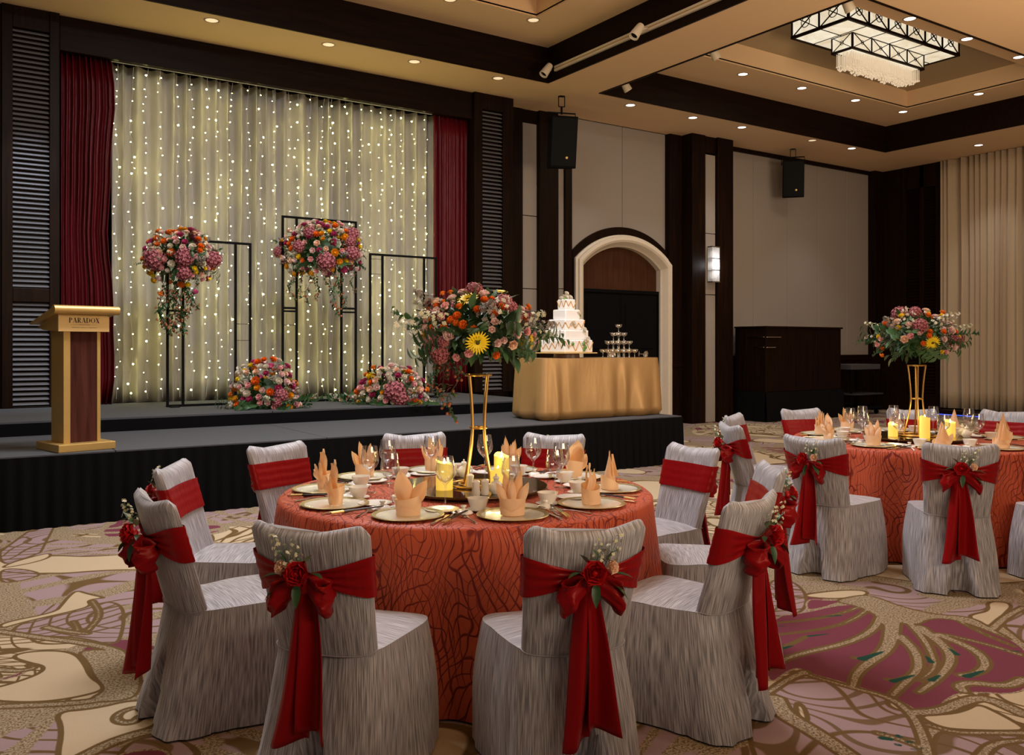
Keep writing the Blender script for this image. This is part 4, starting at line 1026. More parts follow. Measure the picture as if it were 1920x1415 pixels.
for i in range(22): petal(mb, .22, .82, .20, .12, .02, 1.38+.05*(i % 2), 2*PI*i/22, 0, .2, 1, 2)
for i in range(16): petal(mb, .18, .50, .16, .1, .07, 1.2, 2*PI*i/16+.1, 0, .2, 1, 2)
mb.sphere((0, 0, .06), .15, 1, 10, 4, (1, 1, .45)); FM['gerbera'] = mb.mesh('gerbera', ['yellow', 'darkeye'], merge=False, angle=None)
mb = MB(); rr = random.Random(3); n = 74
for i in range(n):
    z = 1-2*(i+.5)/n
    if z < -.55: continue
    a = i*2.39996; s = math.sqrt(1-z*z); d = Vector((s*cos(a), s*sin(a), z)); q = d.to_track_quat('Z', 'Y').to_matrix().to_4x4()
    T = Matrix.Translation(d*(.86+rr.uniform(-.05, .07))) @ q @ Matrix.Rotation(rr.uniform(0, 2), 4, 'Z')
    for k in range(4):
        b = k*PI/2; c, e = cos(b), sin(b)
        mb.add([(0, 0, 0), (.12*c-.09*e, .12*e+.09*c, .05), (.20*c, .20*e, rr.uniform(-.02, .12)), (.12*c+.08*e, .12*e-.08*c, .05)], [(0, 1, 2, 3)], T=T)
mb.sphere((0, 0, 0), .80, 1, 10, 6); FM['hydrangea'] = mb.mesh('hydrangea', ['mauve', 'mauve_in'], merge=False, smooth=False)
def leaf_geo(mb, L, W, T, mat=0, bend=.25):
    def fn(u, v):
        w_ = W*sin(PI*min(1, .06+v*.94))**.8*(1-.3*v); x = (u-.5)*w_
        return (x, L*v, -bend*L*v*v+abs(u-.5)*w_*.35)
    mb.grid(fn, 2, 4, mat, T=T)
mb = MB(); leaf_geo(mb, 1, .5, Matrix()); FM['leaf'] = mb.mesh('leaf', 'leaf2', merge=False, angle=None)
mb = MB(); leaf_geo(mb, 1, .45, Matrix()); FM['darkleaf'] = mb.mesh('leaf', 'leaf', merge=False, angle=None)
mb = MB(); leaf_geo(mb, 1, .55, Matrix()); FM['greyleaf'] = mb.mesh('leaf', 'leaf3', merge=False, angle=None)
def blossom_geo(mb, p, d, r, mat, n=5):
    T = Matrix.Translation(p) @ Vector(d).to_track_quat('Z', 'Y').to_matrix().to_4x4()
    for k in range(n):
        b = 2*PI*k/n; c, e = cos(b), sin(b)
        mb.add([(0, 0, 0), (r*(.6*c-.4*e), r*(.6*e+.4*c), r*.3), (r*c, r*e, r*.1), (r*(.6*c+.4*e), r*(.6*e-.4*c), r*.3)], [(0, 1, 2, 3)], mat, T=T)
def sprig_mesh(name, mats, n=26, seed=1, w=.16, bl=.05, leaves=0):
    """feathery spray along +Z, length 1"""
    mb = MB(); r = random.Random(seed)
    mb.tube([(0, 0, 0), (.02, 0, .5), (0, .02, 1)], [.012, .008, .003], 4, 1)
    for i in range(n):
        z = .15+.85*i/n; k = w*(1-z)*1.5+.02; a = i*2.4
        p = Vector((k*cos(a), k*sin(a), z+.04)); mb.tube([(0, 0, z-.03), p], .004, 3, 1, cap=False)
        for q in range(3): blossom_geo(mb, p*1+Vector((r.uniform(-.03, .03), r.uniform(-.03, .03), r.uniform(-.03, .03))), (cos(a), sin(a), .6), bl, 0, 4)
    for i in range(leaves):
        a = i*2.1; leaf_geo(mb, .3, .12, Matrix.Translation((0, 0, .1+.1*i)) @ Matrix.Rotation(a, 4, 'Z') @ Matrix.Rotation(.5, 4, 'X'), 1)
    return mb.mesh(name, mats, merge=False, angle=None)
FM['cream_spray'] = sprig_mesh('filler_spray', ['sprig', 'leaf2'], 22, 1)
M['dusty'] = plain('dusty mauve filler', (.30, .25, .22), .8)
FM['dusty_spray'] = sprig_mesh('filler_spray', ['dusty', 'leaf3'], 26, 5, .2, .06)
FM['white_spray'] = sprig_mesh('filler_spray', ['whitep', 'leaf2'], 14, 9, .26, .05, 3)
def branch_mesh(n, L, W, mat, seed):
    mb = MB(); r = random.Random(seed)
    pts = [(0, 0, 0), (.03, .0, .35), (.1, .02, .7), (.2, .02, 1)]; mb.tube(pts, [.012, .01, .008, .004], 4, 0)
    for i in range(n):
        t = .15+.85*i/(n-1); p = Vector((.2*t*t, .02*t, t)); sd = 1 if i % 2 else -1
        T = Matrix.Translation(p) @ Matrix.Rotation(sd*PI/2+r.uniform(-.4, .4), 4, 'Z') @ Matrix.Rotation(.75-.4*t+r.uniform(-.2, .2), 4, 'X')
        leaf_geo(mb, L*r.uniform(.8, 1.1), W, T, 0)
    return mb.mesh('leafy_branch', mat, merge=False, angle=None)
FM['branch'] = branch_mesh(11, .34, .15, 'leaf2', 2); FM['darkbranch'] = branch_mesh(13, .32, .13, 'leaf', 3); FM['greybranch'] = branch_mesh(12, .26, .12, 'leaf3', 6)
def trail_mesh(seed):
    mb = MB(); r = random.Random(seed); pts = []; n = 9
    for i in range(n+1): pts.append((.09*sin(i*.9+seed), .05*cos(i*.7+seed), -i/n))
    mb.tube(pts, .007, 3, 0)
    for i in range(44):
        t = r.uniform(0, 1)*n; a = int(t) if t < n else n-1; f = t-a; p = Vector(pts[a]).lerp(Vector(pts[a+1]), f)+Vector((r.uniform(-.06, .06), r.uniform(-.06, .06), 0))
        leaf_geo(mb, .10, .065, Matrix.Translation(p) @ Matrix.Rotation(r.uniform(0, 6.3), 4, 'Z') @ Matrix.Rotation(r.uniform(-.9, .1), 4, 'X'), 0 if i % 3 else 2)
    for i in range(13):
        k = r.randrange(2, n+1); p = Vector(pts[k])+Vector((r.uniform(-.07, .07), r.uniform(-.07, .05), r.uniform(-.05, .05)))
        mb.sphere(p, .026, 1, 6, 4)
    M.setdefault('rust', plain('rust rosehips', (.34, .10, .04), .6))
    return mb.mesh('trailing_vine', ['leaf', 'rust', 'leaf2'], merge=False, angle=None)
TR = [trail_mesh(i) for i in range(4)]

def arrange(name, loc, rz, rad, label, seed, fixed=(), fill=(), nleaf=60, low=-.45, trails=(), group=None, core=.72, branches=14, sprays=8, leafsz=.11, cat='flowers', up=(-.35, 1), zmin=None, spr=('cream_spray', 'dusty_spray', 'white_spray'), brset=('branch', 'darkbranch'), spread=1.0):
    """dome of flowers round an ellipsoid; local -Y is the side shown in the photograph"""
    root = empty(name, loc, rz, label, cat, group); r = random.Random(seed); rx, ry, rz_ = rad
    used = []
    def place(kind, d, size, k=1.0, nm=None):
        d = Vector(d).normalized(); p = Vector((d.x*rx, d.y*ry, d.z*rz_))*k
        if zmin is not None and p.z < zmin: p.z = zmin
        n = Vector((d.x/rx, d.y/ry, d.z/rz_)).normalized(); n = (n+Vector((0, 0, .15))+Vector((r.uniform(-.25, .25), r.uniform(-.25, .25), r.uniform(-.2, .2)))).normalized()
        q = n.to_track_quat('Z', 'Y') @ Quaternion((0, 0, 1), r.uniform(0, 6.28))
        inst(nm or kind.split('_')[-1] if kind not in ('hydrangea', 'gerbera') else kind, FM[kind], root, p, q, size)
        used.append((p, size))
    fs_ = 1.27 if name == 'frame_flower_arrangement' and rx < .45 else 1.12 if name == 'frame_flower_arrangement' else 1.0
    for kind, x, z, size in fixed:         # x,z in metres from the centre, on the camera side
        x *= fs_; z *= fs_; size *= fs_*(.8 if kind == 'hydrangea' and fs_ > 1 else 1); u = x/rx; v = z/rz_; w2 = 1-u*u-v*v
        d = Vector((u, -math.sqrt(w2) if w2 > 0 else -.02, v)); k = 1.0 if w2 > 0 else math.sqrt(u*u+v*v)
        place(kind, d, size, k*(.97 if size > .04 else 1.03))
    for kind, n, size in fill:
        c = 0; tries = 0
        while c < n and tries < n*30:
            tries += 1; z = r.uniform(*up); a = r.uniform(0, 2*PI); s = math.sqrt(max(0, 1-z*z))
            d = Vector((s*cos(a), s*sin(a), z)); p = Vector((d.x*rx, d.y*ry, d.z*rz_))
            sz = size*r.uniform(.85, 1.15)
            if any((p-q).length < (sz+s2)*.62 for q, s2 in used): continue
            place(kind, d, sz, r.uniform(.92, 1.06)); c += 1
    # leaves filling the dome: large ones singly, the inner mass as one body of foliage
    mb = MB()
    for i in range(nleaf*6):
        z = r.uniform(-.75, .95); a = r.uniform(0, 2*PI); s = math.sqrt(1-z*z); d = Vector((s*cos(a), s*sin(a), z))
        p = Vector((d.x*rx, d.y*ry, d.z*rz_))*r.uniform(.35, .82)
        if zmin is not None: p.z = max(p.z, zmin+.01)
        q = (d+Vector((r.uniform(-1, 1), r.uniform(-1, 1), r.uniform(-1, 1)))*.7).to_track_quat('Y', 'Z').to_matrix().to_4x4()
        leaf_geo(mb, leafsz*r.uniform(.6, 1), leafsz*.42, Matrix.Translation(p) @ q, r.choice((0, 0, 1)))
    mb.sphere((0, 0, 0 if zmin is None else max(0, zmin)+rz_*.1), 1, 0, 12, 8, (rx*core*.8, ry*core*.8, rz_*core*.7))
    mb.obj('foliage', ['leaf', 'leaf2'], root, merge=False, angle=None, kind='stuff')
    for i in range(nleaf):
        z = r.uniform(low, .9); a = r.uniform(0, 2*PI); s = math.sqrt(1-z*z); d = Vector((s*cos(a), s*sin(a), z))
        p = Vector((d.x*rx, d.y*ry, d.z*rz_))*r.uniform(.80, .98)
        if zmin is not None: p.z = max(p.z, zmin+.015)
        q = (d+Vector((r.uniform(-1, 1), r.uniform(-1, 1), r.uniform(-.9, .7)))*.75).to_track_quat('Y', 'Z')
        inst('leaf', FM[r.choice(('leaf', 'darkleaf', 'leaf', 'greyleaf'))], root, p, q, leafsz*r.uniform(.75, 1.2))
    for i in range(branches):
        a = 2*PI*i/branches+r.uniform(-.2, .2); z = r.uniform(-.5, .25); d = Vector((cos(a)*math.sqrt(1-z*z), sin(a)*math.sqrt(1-z*z), z))
        p = Vector((d.x*rx, d.y*ry, d.z*rz_))*.72
        if zmin is not None: p.z = max(p.z, zmin+.02); d.z = max(d.z, .0)
        inst('leafy_branch', FM[r.choice(brset)], root, p, d.to_track_quat('Z', 'Y') @ Quaternion((0, 0, 1), r.uniform(0, 6.28)), r.uniform(.45, .85)*min(rx, .3)*spread)
    for i in range(sprays):
        a = 2*PI*i/sprays+r.uniform(-.3, .3); z = r.uniform(-.1, .75); d = Vector((cos(a)*math.sqrt(1-z*z), sin(a)*math.sqrt(1-z*z), z))
        p = Vector((d.x*rx, d.y*ry, d.z*rz_))*.78
        inst('filler_spray', FM[spr[i % len(spr)]], root, p, d.to_track_quat('Z', 'Y'), r.uniform(.55, .8)*min(rx, .3))
    for k, (x, y, z, L) in enumerate(trails):
        inst('trailing_vine', TR[k % 4], root, (x, y, z), (0, 0, k*1.3), (.7*L+.1, .7*L+.1, L))
    return root

# ---------------- dressing of the stage frames
mixA = [('hydrangea', 3, .10), ('magenta_ranunculus', 14, .046), ('orange_ranunculus', 16, .044), ('pale_rose', 14, .046), ('peach_rose', 14, .044), ('white_ranunculus', 20, .042), ('amber_ranunculus', 12, .038), ('rose', 14, .042), ('yellow_ranunculus', 8, .036)]
fz = pd(336, 486, 10.35)
arrange('frame_flower_arrangement', fz, -YAW, (.40, .25, .36), 'round flower arrangement with two mauve hydrangeas on the short frame', 21,
    [('hydrangea', -.16, -.02, .135), ('hydrangea', .12, .0, .12), ('hydrangea', .10, -.14, .10), ('magenta_ranunculus', -.23, .14, .045), ('magenta_ranunculus', -.32, .10, .035), ('magenta_ranunculus', .12, .26, .055), ('orange_ranunculus', -.17, .18, .045), ('orange_ranunculus', -.05, .24, .042), ('orange_ranunculus', -.08, .15, .042), ('orange_ranunculus', .0, .04, .05), ('pale_rose', .04, .14, .04), ('rose', .02, .17, .04), ('white_ranunculus', .18, .10, .045), ('white_ranunculus', .0, -.06, .045), ('orange_ranunculus', .24, .11, .04), ('yellow_ranunculus', -.24, -.2, .035), ('yellow_ranunculus', .11, -.24, .035), ('orange_ranunculus', .06, -.24, .045), ('magenta_ranunculus', .15, -.3, .04), ('orange_ranunculus', -.17, -.32, .04), ('white_ranunculus', .26, -.05, .04), ('white_ranunculus', .28, .03, .04)],
    mixA, 50, up=(-.7, 1), trails=[(-.15, -.05, -.3, .6), (-.05, 0, -.3, .5), (.1, -.1, -.3, .55), (-.2, -.02, -.22, .55), (-.1, .03, -.25, .62), (.0, -.08, -.22, .52), (.05, -.05, -.25, .62), (.18, 0, -.2, .38), (.12, 0, -.2, .5)], low=-.4, branches=12, leafsz=.10, brset=('branch', 'greybranch', 'darkbranch'))
fz = pd(603, 474, 11.3)
arrange('frame_flower_arrangement', fz, -YAW, (.52, .27, .40), 'widest flower arrangement, on the tallest black frame', 33,
    [('hydrangea', -.22, .05, .10), ('hydrangea', -.10, .22, .10), ('hydrangea', .10, -.12, .15), ('hydrangea', .38, -.02, .12), ('hydrangea', .36, .12, .09), ('magenta_ranunculus', -.10, .17, .05), ('magenta_ranunculus', -.28, .2, .045), ('magenta_ranunculus', .04, .3, .045), ('magenta_ranunculus', .18, .1, .055), ('magenta_ranunculus', .18, .2, .045), ('magenta_ranunculus', -.43, -.12, .05), ('orange_ranunculus', -.3, .03, .055), ('orange_ranunculus', .18, .3, .05), ('amber_ranunculus', .3, .16, .06), ('amber_ranunculus', .2, -.02, .06), ('amber_ranunculus', .25, -.12, .05), ('peach_rose', .0, .08, .05), ('peach_rose', .1, .02, .04), ('amber_ranunculus', -.3, -.25, .04), ('amber_ranunculus', -.08, -.25, .04)],
    [('hydrangea', 3, .09)]+[(a, int(b*1.35), c*1.12) for a, b, c in mixA[1:]], 60, up=(-.7, 1),
    trails=[(-.38, 0, -.2, .42), (-.26, -.05, -.22, .35), (-.15, -.1, -.22, .45), (.05, 0, -.2, .2), (.2, -.06, -.2, .62), (.26, 0, -.2, .5), (.1, .03, -.2, .3), (.4, 0, -.2, .3), (-.05, 0, -.22, .4)], branches=16, leafsz=.11, brset=('branch', 'greybranch', 'darkbranch'))
g1 = pixz(496, 765, ZS)
arrange('stage_flower_arrangement', (g1.x, g1.y, ZS), -YAW, (.40, .22, .58), 'low flower arrangement on the stage, between short and tallest frames', 41,
    [('orange_ranunculus', -.05, .33, .07), ('amber_ranunculus', -.03, .25, .05), ('white_ranunculus', -.15, .18, .06), ('white_ranunculus', -.2, .22, .05), ('hydrangea', .24, .16, .09), ('hydrangea', .2, .08, .07), ('magenta_ranunculus', -.12, .12, .05), ('pale_rose', .1, .08, .05), ('rose', .17, .03, .05), ('amber_ranunculus', -.3, .12, .05), ('orange_ranunculus', -.22, .02, .06), ('orange_ranunculus', .12, .2, .06), ('amber_ranunculus', .33, .02, .05), ('orange_ranunculus', -.4, .16, .045), ('white_ranunculus', -.4, .05, .05)],
    [(a, max(1, int(b*.8)), c*1.15) for a, b, c in mixA if a != 'hydrangea'], 46, up=(.05, .95), zmin=.0, branches=12, leafsz=.1, low=0, spread=1.3)
g2 = pixz(735, 757, ZS)
arrange('stage_flower_arrangement', (g2.x, g2.y, ZS), -YAW, (.44, .22, .50), 'low flower arrangement with large mauve hydrangea before the empty frame', 47,
    [('hydrangea', .06, .17, .15), ('hydrangea', .14, .08, .11), ('yellow_ranunculus', -.27, .36, .06), ('orange_ranunculus', -.25, .28, .05), ('magenta_ranunculus', -.22, .13, .055), ('rose', -.18, .03, .06), ('white_ranunculus', -.35, .14, .05), ('white_ranunculus', .0, .33, .045), ('orange_ranunculus', .3, .05, .06), ('amber_ranunculus', .36, .02, .05), ('amber_ranunculus', -.15, -.02, .05)],
    [(a, max(1, int(b*.8)), c*1.15) for a, b, c in mixA if a != 'hydrangea'], 46, up=(.05, .95), zmin=.0, branches=12, leafsz=.1, low=0, spread=1.3)
g3 = pixz(650, 750, ZS)
for k, (px, lb) in enumerate(((568, 'small leafy flower cluster at the foot of the tallest frame'), (648, 'leafy flower garland on the stage between tallest and empty frames'))):
    g = pixz(px, 752, ZS); arrange('flower_garland', (g.x, g.y, ZS), -YAW, (.17 if k == 0 else .2, .10, .08), lb, 60+k, [('magenta_ranunculus', -.05, .05, .045)] if k == 0 else [('white_ranunculus', -.12, .04, .04), ('rose', .02, .02, .03)],
        [('peach_rose', 4, .03), ('orange_ranunculus', 3, .022), ('white_ranunculus', 3, .028), ('amber_ranunculus', 3, .022)], 20, up=(.1, .9), zmin=0, branches=8, sprays=3, leafsz=.07, low=0, spread=1.5)

# ================================================================== cake table
CT = (5.95, 7.78, 8.2, 8.85); ZT = ZL+.72
ctc = Vector(((CT[0]+CT[1])/2, (CT[2]+CT[3])/2, 0))
tb = empty('banquet_table', (ctc.x, ctc.y, ZL), 0, 'rectangular folding table hidden under the gold cloth', 'table')
mb = MB(); mb.boxb(-.86, .86, -.27, .27, .67, .705); mb.obj('tabletop', 'dwood', tb, smooth=False, bevel=.005)
for a in (-1, 1):
    for b_ in (-1, 1):
        mb = MB(); mb.tube([(a*.75, b_*.22, 0), (a*.75, b_*.22, .67)], .014, 8); mb.obj('leg', 'blackmetal', tb)
def ring_rr(hx, hy, r, n=200):
    """rounded rectangle outline, evenly spaced; returns pts and outward normals"""
    segs = []; per = 4*(hx-r)+4*(hy-r)+2*PI*r; out = []
    def at(s):
        L = [2*(hx-r), PI*r/2, 2*(hy-r), PI*r/2]*2; L = [2*(hx-r), PI*r/2, 2*(hy-r), PI*r/2, 2*(hx-r), PI*r/2, 2*(hy-r), PI*r/2]
        k = 0
        while s > L[k] and k < 7: s -= L[k]; k += 1
        q, t = divmod(k, 2); ang = q*PI/2
        R_ = lambda x, y: (x*cos(ang)-y*sin(ang), x*sin(ang)+y*cos(ang))
        A, B = (hx, hy) if q % 2 == 0 else (hy, hx)
        if t == 0: p = (-(A-r)+s, -B); nn = (0, -1)
        else: a = -PI/2+s/r; p = ((A-r)+r*cos(a), -(B-r)+r*sin(a)); nn = (cos(a), sin(a))
        return R_(*p), R_(*nn)
    return [at(per*i/n) for i in range(n)], per
pts, per = ring_rr((CT[1]-CT[0])/2, (CT[3]-CT[2])/2, .10, 260)
mb = MB(); nz = 14; n = len(pts)
vs = []; fs = []; uvs = []
for j in range(nz+1):
    v = j/nz
    for i, ((x, y), (nx, ny)) in enumerate(pts):
        s = per*i/n
        f = noise.noise(Vector((s*3.2, v*.8, 3)))*1.1+sin(s*19+5*noise.noise(Vector((s*1.7, 0, 0))))*.45
        a = (.052*f)*v**.8+(-.03*v if v > .97 else 0)+.03*v
        tuck = -.035*max(0, (v-.93)/.07)**2
        vs.append((x+nx*(a+tuck), y+ny*(a+tuck), .72-(.715)*v)); uvs.append((s, v))
for j in range(nz):
    for i in range(n): fs.append((j*n+i, (j+1)*n+i, (j+1)*n+(i+1) % n, j*n+(i+1) % n))
fs.append(tuple(range(n)))
mb.add(vs, fs, 0, uvs); cl = mb.obj('tablecloth', 'goldcloth', loc=(ctc.x, ctc.y, ZL), angle=70, label='shimmering gold cloth draped to the stage over the cake table', cat='tablecloth')

# ---------------- cake
cz = ZT
cpos = Vector((xw(1062, 8.5), 8.5, cz))
ck = empty('wedding_cake', cpos, math.radians(4), 'five-tier square white cake with gold lattice bands on a round stand', 'cake')
mb = MB(); mb.lathe([(0, 0), (.16, 0), (.16, .012), (.155, .055), (0, .055)], 32); mb.obj('stand', plain('brown cake stand', (.14, .075, .05), .4), ck)
mb = MB(); mb.boxb(-.265, .265, -.265, .265, .055, .068); mb.obj('board', 'goldplate', ck, smooth=False, bevel=.003)
tiers = [(.226, .150), (.190, .118), (.156, .130), (.118, .118), (.078, .125)]
z = .068
M['icinggold2'] = M['icinggold']
for k, (hwid, h) in enumerate(tiers):
    mb = MB(); mb.boxb(-hwid, hwid, -hwid, hwid, z, z+h); t = mb.obj('tier', 'icing', ck, smooth=True, angle=30)
    bv = t.modifiers.new('bevel', 'BEVEL'); bv.width = .014; bv.segments = 3
    if k in (0, 2, 4):
        mb = MB(); r = random.Random(k+2); nseg = {0: 8, 2: 6, 4: 4}[k]
        for (ax, ay, bx, by) in ((-1, -1, 1, -1), (-1, 1, -1, -1), (1, -1, 1, 1)):
            pv = None; up_ = True
            for i in range(nseg+1):
                t_ = i/nseg; x = (ax+(bx-ax)*t_)*(hwid+.001); y = (ay+(by-ay)*t_)*(hwid+.001)
                zz = z+(h*(.9+r.uniform(-.25, .05)) if up_ else h*(.1+r.uniform(0, .3)))
                if pv: mb.bar(pv, (x, y, zz), .008)
                pv = (x, y, zz); up_ = not up_
        mb.obj('gold_lattice', 'icinggold', t)
    z += h
CKT = z
def cluster(x, y, z_, s, nm='white_rose'):
    d = Vector((x, y-.12, .12)).normalized(); inst('sugar_rose', FM[nm], ck, (x, y, z_), d.to_track_quat('Z', 'Y'), s)
for x, y, z_, s in ((-.03, -.03, CKT+.02, .042), (.035, -.02, CKT+.018, .045), (0, .04, CKT+.03, .04), (-.01, -.01, CKT+.065, .04), (.055, .03, CKT+.01, .035), (-.06, .02, CKT+.01, .035),
        (.095, -.10, .54, .042), (-.03, -.15, .415, .042), (-.065, -.145, .405, .03), (.11, -.18, .33, .042), (.15, -.16, .345, .035), (.13, -.21, .215, .045), (.175, -.19, .23, .04), (.09, -.22, .20, .032)): cluster(x, y, z_, s)
mb = MB(); r = random.Random(9)
for x, y, z_ in ((.06, -.10, .52), (.13, -.10, .52), (-.07, -.15, .39), (.01, -.15, .39), (.16, -.17, .30), (.07, -.24, .17), (.10, -.24, .13), (-.1, -.235, .17), (.0, -.09, .55), (-.06, -.05, CKT), (.08, -.235, .10)):
    for q in range(5): leaf_geo(mb, .035, .02, Matrix.Translation((x, y-.004, z_)) @ Matrix.Rotation(q*1.25, 4, 'Y') @ Matrix.Rotation(PI/2-.3, 4, 'X') @ Matrix.Rotation(0, 4, 'Z'))
M['sugarleaf'] = plain('green sugar leaf', (.10, .27, .05), .5)
mb.obj('sugar_leaves', 'sugarleaf', ck, merge=False, angle=None, kind='stuff')

# ---------------- champagne tower
coupe = MB(); coupe.lathe([(.030, 0), (.030, .002), (.006, .006), (.004, .05), (.006, .055), (.030, .066), (.044, .085), (.046, .104), (.044, .104), (.041, .085), (.028, .07), (0, .060)], 20)
cm = coupe.mesh('coupe_glass', 'crystal')
tw = Vector((xw(1160, 8.5), 8.5, cz+.001)); tp = .096
for lv, k in enumerate((4, 3, 2, 1)):
    nm = ('bottom', 'second', 'third')[lv] if lv < 3 else 'top'
    for i in range(k):
        for j in range(k):
            lb = 'clear coupe glass in the %s tier of the champagne tower, %s row' % (nm, ('front', 'second', 'third', 'rear')[j]) if k > 1 else 'single clear coupe glass crowning the champagne tower'
            inst('coupe_glass', cm, None, tw+Vector(((i-(k-1)/2)*tp*.98, (j-(k-1)/2)*tp*.98, lv*.1045)), (0, 0, 0), None, label=lb, cat='glass', group='coupe glasses of the champagne tower, %s tier, row %s' % (nm, 'abcd'[j]))
for s_, lb in ((-1, 'coupe glass lying on its side at the cake end of the tower'), (1, 'coupe glass lying on its side at the outer end of the tower')):
    inst('coupe_glass', cm, None, tw+Vector((s_*.235, -.12, .046)), (PI/2+.1, 0, s_*.5), None, label=lb, cat='glass')

# ================================================================== bar counter in the corner bay
bx0, bx1, by0, by1 = 13.32, 15.62, 11.2, 11.95
bar = empty('bar_counter', ((bx0+bx1)/2, by0, 0), 0, 'dark brown bar counter with metal handles on a black-draped riser', 'counter')
cx = (bx0+bx1)/2
mb = MB(); mb.boxb(bx0-cx, bx1-cx, 0, by1-by0, .57, 1.79); mb.obj('body', 'dwood', bar, smooth=False, bevel=.006)
mb = MB(); mb.boxb(bx0-cx-.03, bx1-cx+.03, -.03, by1-by0, 1.79, 1.825); mb.obj('top', 'dwoodx', bar, smooth=False, bevel=.006)
for z_, l in ((1.615, .42), (1.42, .26)):
    mb = MB(); mb.tube([(bx0-cx+.02, -.02, z_), (bx0-cx+l, -.02, z_)], .011, 8); mb.obj('handle', 'steel', bar)
    mb = MB(); mb.tube([(bx0-cx-.02, .02, z_), (bx0-cx-.02, l, z_)], .011, 8); mb.obj('handle', 'steel', bar)
for xx in (.9, 1.55):
    mb = MB(); mb.boxb(bx0-cx+xx-.003, bx0-cx+xx+.003, -.004, .01, .6, 1.77); mb.obj('panel_joint', 'black', bar, smooth=False)
mb = MB(); n = 60
sk = skirt_mb((bx0-cx-.02, -.02), (bx1-cx+.05, -.02), 0.01, .565, .2, .006); sk.obj('riser_skirt', 'blackcloth', bar, angle=None)
sk = skirt_mb((bx0-cx-.02, by1-by0), (bx0-cx-.02, -.02), 0.01, .565, .2, .006); sk.obj('riser_skirt', 'blackcloth', bar, angle=None)
mb = MB(); mb.boxb(bx0-cx, bx1-cx+.04, 0, by1-by0, 0, .57); mb.obj('riser', 'black', bar, smooth=False)
# flight case / trolley with chairs beside it
ct = empty('equipment_trolley', (16.55, 11.3, 0), 0, 'black equipment trolley with grey shelves beside the bar counter', 'trolley')
mb = MB()
mb.boxb(-.47, .47, -.02, .02, .1, .14); mb.boxb(-.47, .47, .48, .52, .1, .14)
for x in (-.45, .45):
    mb.boxb(x-.02, x+.02, -.02, .52, .1, .14)
    for y in (0, .5): mb.boxb(x-.02, x+.02, y-.02, y+.02, .1, .95)
mb.obj('frame', 'blackmetal', ct, smooth=False, bevel=.003)
mb = MB(); mb.boxb(-.5, .5, -.05, .55, .95, 1.06); mb.obj('top_shelf', plain('grey shelf', (.055, .055, .06), .5), ct, smooth=False, bevel=.01)
mb = MB(); mb.boxb(-.5, .5, -.12, .55, .42, .45); mb.obj('middle_shelf', plain('grey shelf 2', (.035, .035, .038), .4), ct, smooth=False, bevel=.005)
mb = MB(); mb.boxb(-.5, .5, -.12, .55, .14, .17); mb.obj('lower_shelf', 'blackmetal', ct, smooth=False, bevel=.005)
for x in (-.42, .42):
    for y in (0, .48):
        mb = MB(); mb.tube([(x-.012, y, .05), (x+.012, y, .05)], .05, 14); mb.obj('caster', 'black', ct)
mb = MB(); mb.boxb(-.01, .01, -.9, .9, 0, .015); mb.obj('blue_light_strip', 'blue', smooth=False, loc=(XR-.58, 10.3, .02), label='thin blue painted reflection at the foot of the louvered unit', cat='painted reflection')  # glowing strips stand in for blue light reflected along the ledge
mb = MB(); mb.boxb(-.008, .008, -.4, .4, 0, .012); mb.obj('blue_light_strip', 'blue', smooth=False, loc=(XR-.52, 9.0, 0.0), label='short blue painted reflection under the beige curtain', cat='painted reflection')
